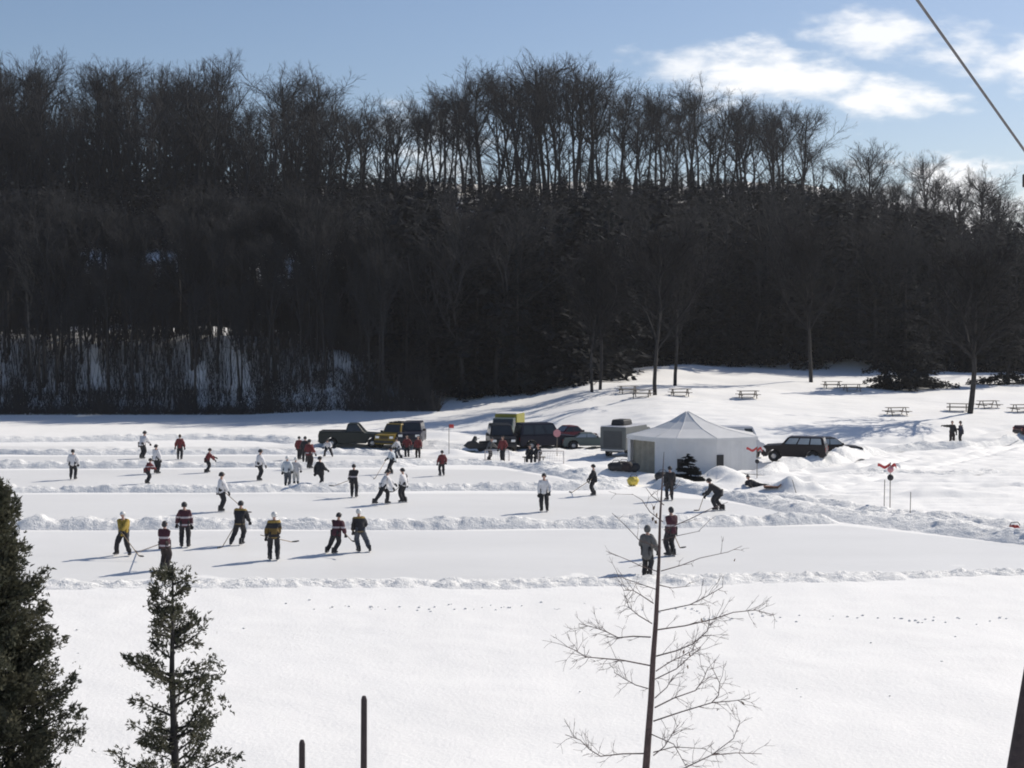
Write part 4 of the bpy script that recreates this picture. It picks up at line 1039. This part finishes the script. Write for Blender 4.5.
def graph_obj(verts, edges, rads, root, m, parent, name, sub=1, extra=None):
    me = bpy.data.meshes.new('tmp'); me.from_pydata([tuple(v) for v in verts], edges, [])
    o = bpy.data.objects.new('tmp', me); COL.objects.link(o)
    sk = o.modifiers.new('s', 'SKIN'); sk.use_smooth_shade = True
    if not me.skin_vertices: me.attributes  # layer is made by the modifier API below
    JOBS.append((o, rads, root, m, parent, name, extra, sub))
POSES = { # hip height, lean, side lean, feet (fwd,right,up) L/R, hands (fwd,right,up) L/R
 'stand':  (.525, .04, 0, ((.02,-.06,0),(-.02,.06,0)), ((.10,-.17,.46),(.10,.17,.46))),
 'wide':   (.505, .16, 0, ((.02,-.13,0),(.0,.13,0)), ((.24,-.05,.50),(.26,.08,.44))),
 'ready':  (.490, .38, 0, ((.05,-.10,0),(-.06,.10,0)), ((.30,-.06,.50),(.34,.08,.42))),
 'stride': (.500, .32, 0, ((.10,-.05,0),(-.30,.10,.0)), ((.26,-.10,.52),(.24,.12,.44))),
 'push':   (.490, .22, .10, ((.06,-.30,0),(.0,-.06,0)), ((.22,-.10,.50),(.22,.10,.48))),
 'pushr':  (.495, .15, -.06, ((.04,-.02,0),(-.02,.20,0)), ((.16,-.17,.46),(.18,.12,.48))),
 'bent':   (.470, .75, 0, ((.04,-.09,0),(-.06,.09,0)), ((.36,-.04,.46),(.38,.08,.38))),
 'goalie': (.430, .60, 0, ((.03,-.15,0),(.03,.15,0)), ((.30,-.16,.40),(.30,.17,.36))),
 'point':  (.525, .02, 0, ((.0,-.07,0),(.0,.07,0)), ((.12,-.46,.80),(.08,.17,.46))),
 'walk':   (.515, .06, 0, ((.14,-.05,0),(-.13,.06,.0)), ((-.08,-.17,.48),(.16,.17,.50))),
 'fold':   (.525, .03, 0, ((.0,-.06,0),(.02,.06,0)), ((.15,.03,.62),(.15,-.03,.60))),
 'sit':    (.27, .25, 0, ((.30,-.08,0),(.28,.08,0)), ((.26,-.06,.36),(.26,.06,.36))),
 'lie':    (.08, 1.05, 0, ((.50,-.06,.03),(.46,.07,.02)), ((-.25,-.17,.05),(-.20,.18,.05))),
}
def person(px, py, hpx, face, pose, top, pants, label, hat='helmet', hatc='black', gl='black', skates=True, style=None, stick=None, H=None, mirror=False, dz=0, group=None, sideh=None):
    g = P(px, py); D = g.y
    hz, lean, sl, feet, hands = POSES[pose]; jr = random.Random(px*7+py)
    if pose not in ('sit', 'lie'):
        lean = max(0, lean+jr.uniform(-.05, .12)); sl += jr.uniform(-.05, .05)
        feet = tuple((f+jr.uniform(-.03, .03), r*jr.uniform(.8, 1.35), u) for f, r, u in feet)
        if pose != 'point': hands = tuple((f+jr.uniform(-.03, .09), r*jr.uniform(.75, 1.15), u+jr.uniform(-.02, .09)) for f, r, u in hands)
    frac = min(1.0, hz+.30*math.cos(lean)+.17)
    if H is None: H = max(1.5, min(1.95, hpx*D/F/frac))
    a = math.radians(face); fw = Vector((-math.sin(a), math.cos(a), 0)); rt = Vector((fw.y, -fw.x, 0)); upv = Vector((0,0,1))
    if mirror: feet = tuple((f, -r, u) for f, r, u in feet[::-1]); hands = tuple((f, -r, u) for f, r, u in hands[::-1]); sl = -sl
    W = lambda f, r, u: (fw*f+rt*r+upv*u)*H
    lift = .075 if skates else .05
    root_loc = Vector((g.x, g.y, g.z+dz+(.012 if skates else -.02)))
    hip = W(0, 0, hz)
    if pose == 'lie': sd = (-fw*math.sin(1.0)+upv*math.cos(1.0)).normalized()
    else: sd = (fw*math.sin(lean)+upv*math.cos(lean)+rt*sl).normalized()
    if pose == 'sit': sd = (fw*.12+upv).normalized()
    waist = hip+sd*.10*H; chest = hip+sd*.22*H; nb = hip+sd*.305*H; nk = nb+(sd+upv*.6).normalized()*.035*H
    hd = nb+(sd*.6+upv*.8+fw*.1).normalized()*.115*H
    skb = nb+(hd-nb)*.60
    fold = chest+sd*.055*H
    sh = [fold-rt*.098*H-sd*.012*H, fold+rt*.098*H-sd*.012*H]; hp = [hip-rt*.05*H, hip+rt*.05*H]
    ank = [W(*feet[0])+upv*lift*H, W(*feet[1])+upv*lift*H]
    hn = [W(*hands[0]), W(*hands[1])]
    tip = None
    if stick:
        bx, by, dd = stick[:3]
        if dd is None: tip = P(bx, by)-root_loc+Vector((0,0,.02))
        else: tip = at(bx, by, D+dd)-root_loc
        up_i = stick[3] if len(stick) > 3 else 0
        A = hn[up_i]; hn[1-up_i] = A+(tip-A)*min(.45, .36*H/max(.3, (tip-A).length)) if len(stick) < 5 else hn[1-up_i]
    el = []; wr = []; kn = []; an = []
    for i, s in ((0, -1), (1, 1)):
        e, w = ik(sh[i], hn[i], .165*H, .15*H, (rt*s*.7-fw*.6-upv*.7)); el.append(e); wr.append(w)
        k, an_ = ik(hp[i], ank[i], .245*H, .245*H, fw+rt*s*.15); kn.append(k); an.append(an_)
    o = bpy.data.objects.new('person', bpy.data.meshes.new('person')); COL.objects.link(o); o.location = root_loc
    tag(o, label, 'person', group)
    # body: pelvis, spine, neck, arms, legs in one skin
    Vb = [hip, waist, chest, nb, nk, skb, sh[0], el[0], wr[0], sh[1], el[1], wr[1], hp[0], kn[0], an[0], hp[1], kn[1], an[1]]
    Eb = [(0,1),(1,2),(2,3),(3,4),(4,5),(2,6),(6,7),(7,8),(2,9),(9,10),(10,11),(0,12),(12,13),(13,14),(0,15),(15,16),(16,17)]
    Rb = [.07,.06,.075,.042,.034,.036,.036,.026,.018,.036,.026,.018,.05,.034,.022,.05,.034,.022]
    q = Matrix.Rotation(a, 3, 'Z'); tl = Matrix.Rotation(-min(.5, lean*.45), 3, 'X') if pose not in ('lie', 'sit') else Matrix.Identity(3)
    hv = [(q @ (tl @ Vector(v)*H))+hd for v in HEAD[0]]
    graph_obj(Vb, Eb, [r*H for r in Rb], 0, M_skin, o, None, 1, (hv, HEAD[1], HEAD[2]))
    st = bands(style, H); mt = cloth(top, st, (style or '')+('%.2f' % H if st else ''))
    hem = hip-sd*.075*H*(1 if pose not in ('lie','sit') else .3)
    if top == 'grey' and style == 'parka': hem = hip-sd*.20*H
    Vj = [chest, waist, hip, hem, nb-sd*.01*H, sh[0], el[0], wr[0], sh[1], el[1], wr[1]]
    Ej = [(0,1),(1,2),(2,3),(0,4),(0,5),(5,6),(6,7),(0,8),(8,9),(9,10)]
    Rj = [.106,.110,.126,.122,.050,.066,.058,.046,.066,.058,.046]
    graph_obj(Vj, Ej, [r*H for r in Rj], 0, mt, o, 'jersey' if skates else 'jacket')
    Vt = [hip, hp[0], kn[0], an[0]-upv*.01*H, hp[1], kn[1], an[1]-upv*.01*H]
    graph_obj(Vt, [(0,1),(1,2),(2,3),(0,4),(4,5),(5,6)], [r*H for r in (.092,.080,.062,.048,.080,.062,.048)], 0, cloth(pants), o, 'trousers')
    for i in (0, 1):
        me, bl = SKATE if skates else BOOT
        k = link(me.name.split('.')[0], me, o); s = H/1.75; k.scale = (s*1.15,)*3; k.location = an[i]-upv*lift*H; k.rotation_euler.z = a+(.22 if i == 0 else -.22)
        if pose == 'lie': k.rotation_euler.x = 1.2
        if bl: link('blade', bl, k)
        d = (wr[i]-el[i]).normalized(); gl_o = link('glove', glove(gl), o); gl_o.location = wr[i]+d*.01*H
        gl_o.rotation_euler = d.to_track_quat('X', 'Z').to_euler(); gl_o.scale = (H*.95,)*3
    R4 = q.to_4x4() @ tl.to_4x4()
    mb = MB()
    if hat == 'helmet':
        mb.ball((0,-.004,.004), (.066,.077,.074), 16, 8, 0, z0=.06); mb.ball((0,-.018,-.012), (.063,.066,.060), 14, 6, 0, z0=-.35)
        mb.box((0,.070,.014), (.07,.014,.012))
    elif hat == 'toque':
        mb.ball((0,-.004,.006), (.058,.068,.078), 14, 8, 0, z0=.10); mb.tube([(0,-.004,.010),(0,-.004,.030)], [.066,.064], 14); mb.ball((0,-.004,.086), .017, 8, 6)
    elif hat == 'hair':
        mb.ball((0,-.008,.006), (.056,.064,.068), 14, 8, 0, z0=.05); mb.ball((0,-.020,-.012), (.055,.050,.058), 12, 6, 0, z0=-.7)
    elif hat == 'hood':
        mb.ball((0,-.012,.0), (.068,.072,.084), 14, 8, 0, z0=-.75)
    hm = {'black': M_black, 'white': mat('helmet_white', (.62,.62,.60), .4, .08, 8), 'red': mat('hat_red', (.20,.03,.03), .85, .15, 12), 'grey': mat('hat_grey', (.10,.10,.10), .85, .15, 12), 'brown': mat('hair_brown', (.04,.025,.018), .7, .2, 25)}[hatc]
    ho = mb.build({'helmet': 'helmet', 'toque': 'hat', 'hair': 'hair', 'hood': 'hood'}[hat], hm, o, True)
    ho.matrix_local = Matrix.Translation(hd) @ R4 @ Matrix.Scale(H, 4)
    if tip is not None:
        A = wr[up_i]; d = (tip-A).normalized(); A2 = A-d*.14*H
        so = thing('hockey_stick', stick_label(label), 'hockey stick', root_loc+A2); off = A2
        mb = MB(); mb.tube([A2-off, tip-off], .017, 6); mb.build('shaft', M_stick, so, True)
        sd_ = Vector((d.x, d.y, 0)); sd_ = sd_.normalized() if sd_.length > .05 else rt
        mb = MB(); e = tip+sd_*.30+Vector((0,0,.02)); mb.tube([tip-off-Vector((0,0,-.01)), tip-off+sd_*.15+Vector((0,0,.01)), e-off], [.022,.036,.026], 6)
        mb.build('blade', M_stickb, so)
    return o
def stick_label(l): return 'hockey stick held by the '+l[0].lower()+l[1:] if len(l.split()) < 11 else 'hockey stick held by the '+' '.join(l.split()[:11])

# nearest rink
person(124,556,44,172,'wide','yellow','darkpants','player in yellow jacket and white helmet, legs apart', hatc='white', stick=(139,556,-1.3,0))
person(165,571,49,-20,'stand','maroon','brownpants','player in striped maroon jersey, back turned, nearest the small cedar', hat='hair', style='stripe2', stick=(137,553,None,0))
person(185,548,45,10,'stand','maroon','darkpants','player in striped maroon jersey behind the one nearest the cedar', hat='helmet', style='stripe2')
person(240,546,44,-8,'pushr','black','darkpants','player in dark gold shouldered jersey pushing stick out to left', style='gold1', mirror=True, stick=(222,548,None,0,1))
person(274,561,48,12,'stand','black','darkpants','player in black and gold jersey and white helmet, stick raised right', hatc='white', style='goldband', stick=(292,542,.8,0))
person(336,555,41,-25,'push','maroon','darkpants','player in maroon and white jersey leaning hard into a stride', style='whiteband', stick=(352,541,-.6,0))
person(360,553,43,15,'pushr','black','bluegrey','player in black and gold jersey and white helmet beside the leaning skater', hatc='white', style='gold1')
person(671,557,49,30,'stand','maroon','darkpants','player in maroon patterned jersey half behind the sapling trunk', style='whiteband', hat='hair', stick=(680,548,.6,1))
person(647,577,51,-30,'stand','grey','darkpants','spectator in long grey hooded coat left of the sapling trunk', hat='hood', hatc='grey', skates=False, style='parka')
# second rink
person(221,512,39,-60,'stand','white','darkpants','player in white jersey, stick reaching right above the gold shouldered player', stick=(247,512,-.6,0))
person(383,505,35,-70,'stride','white','darkpants','player in white jersey striding right, left one of a facing pair')
person(404,503,34,70,'stand','white','darkpants','player in white jersey, right one of a facing pair', stick=(393,492,.4,1))
person(354,498,33,0,'stand','black','darkpants','player in black jersey with white chest band facing rinks', style='whiteband', stick=(334,486,.6,0))
person(544,512,38,175,'stand','white','darkpants','player in white jersey with black gloves, alone in the middle of the rink')
person(594,496,31,80,'stand','black','darkpants','player in black, stick reaching far left, near the yellow bag', stick=(572,493,None,0))
person(719,511,32,70,'bent','black','darkpants','player in black bending over stick at the right end of the rink', stick=(699,511,None,0))
person(670,501,34,10,'stand','black','darkpants','player in black behind the top of the sapling, before the tent')
# third rink
person(73,480,30,5,'stand','white','darkpants','player in white jersey alone at the far left of the rinks')
person(147,484,25,-50,'ready','red','darkpants','player in red jersey with white sleeve, crouched beside a white player', style='whiteband')
person(156,474,29,-30,'stand','white','darkpants','player in white jersey just behind the crouched red player', hat='helmet')
person(259,481,31,-60,'stand','white','darkpants','player in white jersey standing alone left of the pale pair')
person(287,487,30,-10,'stand','paleblue','bluegrey','player in pale blue top and dark trousers, left of pale pair', hatc='white')
person(296,486,28,10,'stand','lightgrey','palepants','player all in pale clothes, right of pale pair', hatc='white')
person(320,489,32,-40,'walk','black','darkpants','player all in black striding, right of the pale pair', hat='helmet')
person(442,476,25,20,'stand','red','darkpants','player in dark red jersey alone on the middle far rink')
person(393,474,22,70,'push','paleblue','darkpants','player in pale top leaning, stick stretched down left', stick=(375,479,None,0), H=1.7)
person(207,473,24,-70,'ready','red','darkpants','player in dark red jersey bending, alone left of the standing white player')
# farther rinks
person(142,459,29,-30,'ready','white','darkpants','player in white jersey stooping, farthest of the left group', style='stripe1')
person(180,460,25,10,'stand','red','darkpants','player in dark red jersey alone at the far left rink edge', hat='hair', hatc='brown')
person(299,460,23,-20,'stand','red','darkpants','player in red jersey, left of two red players by the pickup')
person(309,469,29,-30,'stand','red','brownpants','player in red jersey, nearer of two red players by the pickup', style='stripe1')
person(305,463,26,0,'stand','black','darkpants','player in black seen between the two red players by the pickup')
person(329,457,18,170,'goalie','white','darkpants','crouching goalkeeper in white and black before the pickup', style='whiteband')
person(399,459,20,60,'ready','lightgrey','bluegrey','person in pale jersey bending before the yellow car')
person(407,457,22,175,'stand','red','darkpants','person in red jacket before the yellow car', hat='hair', hatc='brown', skates=False)
person(418,458,22,180,'stand','red','brownpants','person in dark red jacket before the dark blue car', hat='hair', hatc='black', skates=False)
person(489,460,22,-60,'ready','grey','darkpants','person in grey jacket stooping by the snowmobile', hat='toque', hatc='grey', skates=False)
person(503,461,25,150,'stand','red','darkpants','person in red jacket standing before the black car', hat='hair', hatc='brown', skates=False)
bp = P(534, 464); bn = thing('bench', 'low wooden bench with two people in dark jackets before the navy car', 'bench', (bp.x, bp.y+.15, bp.z))
mb = MB(); mb.box((0,0,.43), (1.5,.34,.05)); mb.build('seat', M_wood, bn, bevel=.01)
for s in (-1, 1): mb = MB(); mb.box((s*.6,0,.16), (.06,.3,.5)); mb.build('leg', M_wood, bn)
for px, lab, st in [(530,'person in black jacket sitting at the left end of the bench',None),(538,'person in black jacket with red band sitting at the right end of the bench','whiteband')]:
    person(px, 464, 20, 172, 'sit', 'black', 'darkpants', lab, H=1.72, hat='hair' if st else 'toque', hatc='red' if st else 'black', skates=False)
person(757,488,15,-88,'lie','black','darkpants','person in dark clothes reclining on the snow bank below the silver van', H=1.7, skates=False, hat='toque', hatc='black')
person(952,444,23,175,'point','black','brownpants','bystander in dark jacket pointing left on the upper track', mirror=True, hat='hair', skates=False)
person(961,444,23,60,'fold','navy','darkpants','bystander in dark jacket standing right of the pointing person', hat='hair', skates=False)

# grow all skins in one pass
for (o, rads, root, m, parent, name, extra, sub) in JOBS:
    me = o.data
    if not me.skin_vertices:
        with bpy.context.temp_override(object=o, active_object=o, selected_objects=[o]):
            bpy.ops.mesh.customdata_skin_add()
    sv = me.skin_vertices[0].data
    for i, r in enumerate(rads): sv[i].radius = (r, r); sv[i].use_root = (i == root)
    s = o.modifiers.new('u', 'SUBSURF'); s.levels = s.render_levels = sub+(1 if name else 0)
bpy.context.view_layer.update()
dg = bpy.context.evaluated_depsgraph_get()
done = []
for (o, rads, root, m, parent, name, extra, sub) in JOBS:
    me = bpy.data.meshes.new_from_object(o.evaluated_get(dg)); done.append(me)
for (o, rads, root, m, parent, name, extra, sub), me in zip(JOBS, done):
    if name:                                        # folds and sag of heavy cloth
        for v in me.vertices: v.co += v.normal*(.022*mnoise.noise(v.co*7+Vector((parent.location.x, 0, 0)))+.014*mnoise.noise(v.co*15))
    V = [tuple(v.co) for v in me.vertices]; Fc = [tuple(p.vertices) for p in me.polygons]; mi = [0]*len(Fc); mats = [m]
    if extra:
        n0 = len(V); V += [tuple(v) for v in extra[0]]; Fc += [tuple(i+n0 for i in f) for f in extra[1]]; mi += extra[2]; mats = [m, M_eye, M_lip]
    nm = bpy.data.meshes.new(name or 'person'); nm.from_pydata(V, [], Fc)
    for x_ in mats: nm.materials.append(x_)
    nm.polygons.foreach_set('material_index', mi); nm.polygons.foreach_set('use_smooth', [True]*len(Fc)); nm.update()
    if name: link(name, nm, parent)
    else: parent.data = nm
    bpy.data.objects.remove(o)

# ------------------------------------------------------------------ light and sky
SUN = Vector((.80, .60, .727)).normalized()
EL = math.asin(SUN.z); AZ = math.atan2(SUN.x, SUN.y)
sd_ = bpy.data.lights.new('sun', 'SUN'); sd_.energy = 4.5; sd_.angle = math.radians(.5); sd_.color = (1.0, .93, .82)
so_ = bpy.data.objects.new('sun', sd_); COL.objects.link(so_); so_.rotation_euler = SUN.to_track_quat('Z', 'Y').to_euler()
w = bpy.data.worlds.new('World'); scene.world = w; w.use_nodes = True; nt = w.node_tree; Lk = nt.links
bg = nt.nodes['Background']; bg.inputs['Strength'].default_value = .098
sk = N(nt, 'ShaderNodeTexSky', sky_type='NISHITA', sun_disc=False, sun_elevation=EL, sun_rotation=AZ, altitude=200, air_density=1.0, dust_density=.8, ozone_density=3.5)
tc = N(nt, 'ShaderNodeTexCoord'); sx = N(nt, 'ShaderNodeSeparateXYZ'); Lk.new(tc.outputs['Generated'], sx.inputs[0])
def M_(op, a, b=None, c=None, clamp=False):
    n = N(nt, 'ShaderNodeMath', operation=op); n.use_clamp = clamp
    for i, v in enumerate((a, b, c)):
        if v is None: continue
        if isinstance(v, (int, float)): n.inputs[i].default_value = v
        else: Lk.new(v, n.inputs[i])
    return n.outputs[0]
yy = M_('MAXIMUM', sx.outputs['Y'], .05); U = M_('DIVIDE', sx.outputs['X'], yy); Vv = M_('DIVIDE', sx.outputs['Z'], yy)
cx = N(nt, 'ShaderNodeCombineXYZ'); Lk.new(U, cx.inputs[0]); Lk.new(M_('MULTIPLY', Vv, 2.4), cx.inputs[1])
n1 = N(nt, 'ShaderNodeTexNoise'); n1.inputs['Scale'].default_value = 16; n1.inputs['Detail'].default_value = 8; n1.inputs['Roughness'].default_value = .58; Lk.new(cx.outputs[0], n1.inputs['Vector'])
n2 = N(nt, 'ShaderNodeTexNoise'); n2.inputs['Scale'].default_value = 42; n2.inputs['Detail'].default_value = 6; Lk.new(cx.outputs[0], n2.inputs['Vector'])
nz = M_('ADD', M_('MULTIPLY', M_('SUBTRACT', n1.outputs['Fac'], .5), 2.6), M_('MULTIPLY', M_('SUBTRACT', n2.outputs['Fac'], .5), 1.0))
tot = None
for (px, py, ax, ay, k) in [(690,72,95,36,.75),(745,76,125,38,.95),(800,82,110,38,1.0),(875,96,90,30,.95),(880,40,90,34,.8),(950,55,90,34,.75),(1010,66,70,28,.8),(955,195,105,46,1.25),(1045,208,105,48,1.25),(425,150,90,50,.6),(690,188,80,16,.5),(1250,120,160,40,.9),(250,-160,220,50,.8),(-300,120,200,40,.8)]:
    u0, v0 = (px-512)/F, (325-py)/F
    a = M_('DIVIDE', M_('SUBTRACT', U, u0), ax/F); b = M_('DIVIDE', M_('SUBTRACT', Vv, v0), ay/F)
    r = M_('SQRT', M_('ADD', M_('MULTIPLY', a, a), M_('MULTIPLY', b, b)))
    e = M_('MULTIPLY', M_('MULTIPLY', M_('ADD', M_('SUBTRACT', 1.0, r), M_('MULTIPLY', nz, 1.15)), 1.05, clamp=True), k)
    tot = e if tot is None else M_('MAXIMUM', tot, e)
sm_ = N(nt, 'ShaderNodeMapRange', interpolation_type='SMOOTHSTEP'); Lk.new(tot, sm_.inputs['Value'])
front = M_('GREATER_THAN', sx.outputs['Y'], .05)
mx = N(nt, 'ShaderNodeMix', data_type='RGBA'); Lk.new(M_('MULTIPLY', sm_.outputs[0], front), mx.inputs['Factor'])
tint = N(nt, 'ShaderNodeMix', data_type='RGBA', blend_type='MULTIPLY'); tint.inputs['Factor'].default_value = 1; Lk.new(sk.outputs[0], tint.inputs['A']); tint.inputs['B'].default_value = (1.01, .95, .95, 1)
Lk.new(tint.outputs['Result'], mx.inputs['A']); mx.inputs['B'].default_value = (10.2, 10.3, 10.5, 1)
Lk.new(mx.outputs['Result'], bg.inputs['Color'])

hz = MB(); hz.box((0, 250, 20), (1300, 900, 110)); hm = bpy.data.materials.new('flare_veil'); hm.use_nodes = True; hn = hm.node_tree  # added scattering box, brightens the far darks in place of lens flare
hn.nodes.remove(hn.nodes['Principled BSDF']); pv_ = N(hn, 'ShaderNodeVolumePrincipled'); pv_.inputs['Color'].default_value = (.92,.94,1,1); pv_.inputs['Density'].default_value = FLARE_VEIL; pv_.inputs['Anisotropy'].default_value = .3
hn.links.new(pv_.outputs[0], hn.nodes['Material Output'].inputs['Volume'])
tag(hz.build('flare_veil', hm), 'thin veil added over lake and hill to lift the dark tones', 'flare_veil', kind='stuff')
vs = scene.view_settings; vs.view_transform = 'Standard'; vs.look = 'None'; vs.gamma = 1; vs.exposure = 0.08; vs.use_curve_mapping = False
scene.render.engine = 'CYCLES'
scene.cycles.max_bounces = 6; scene.cycles.diffuse_bounces = 3; scene.cycles.transparent_max_bounces = 8
scene.cycles.filter_width = 1.9
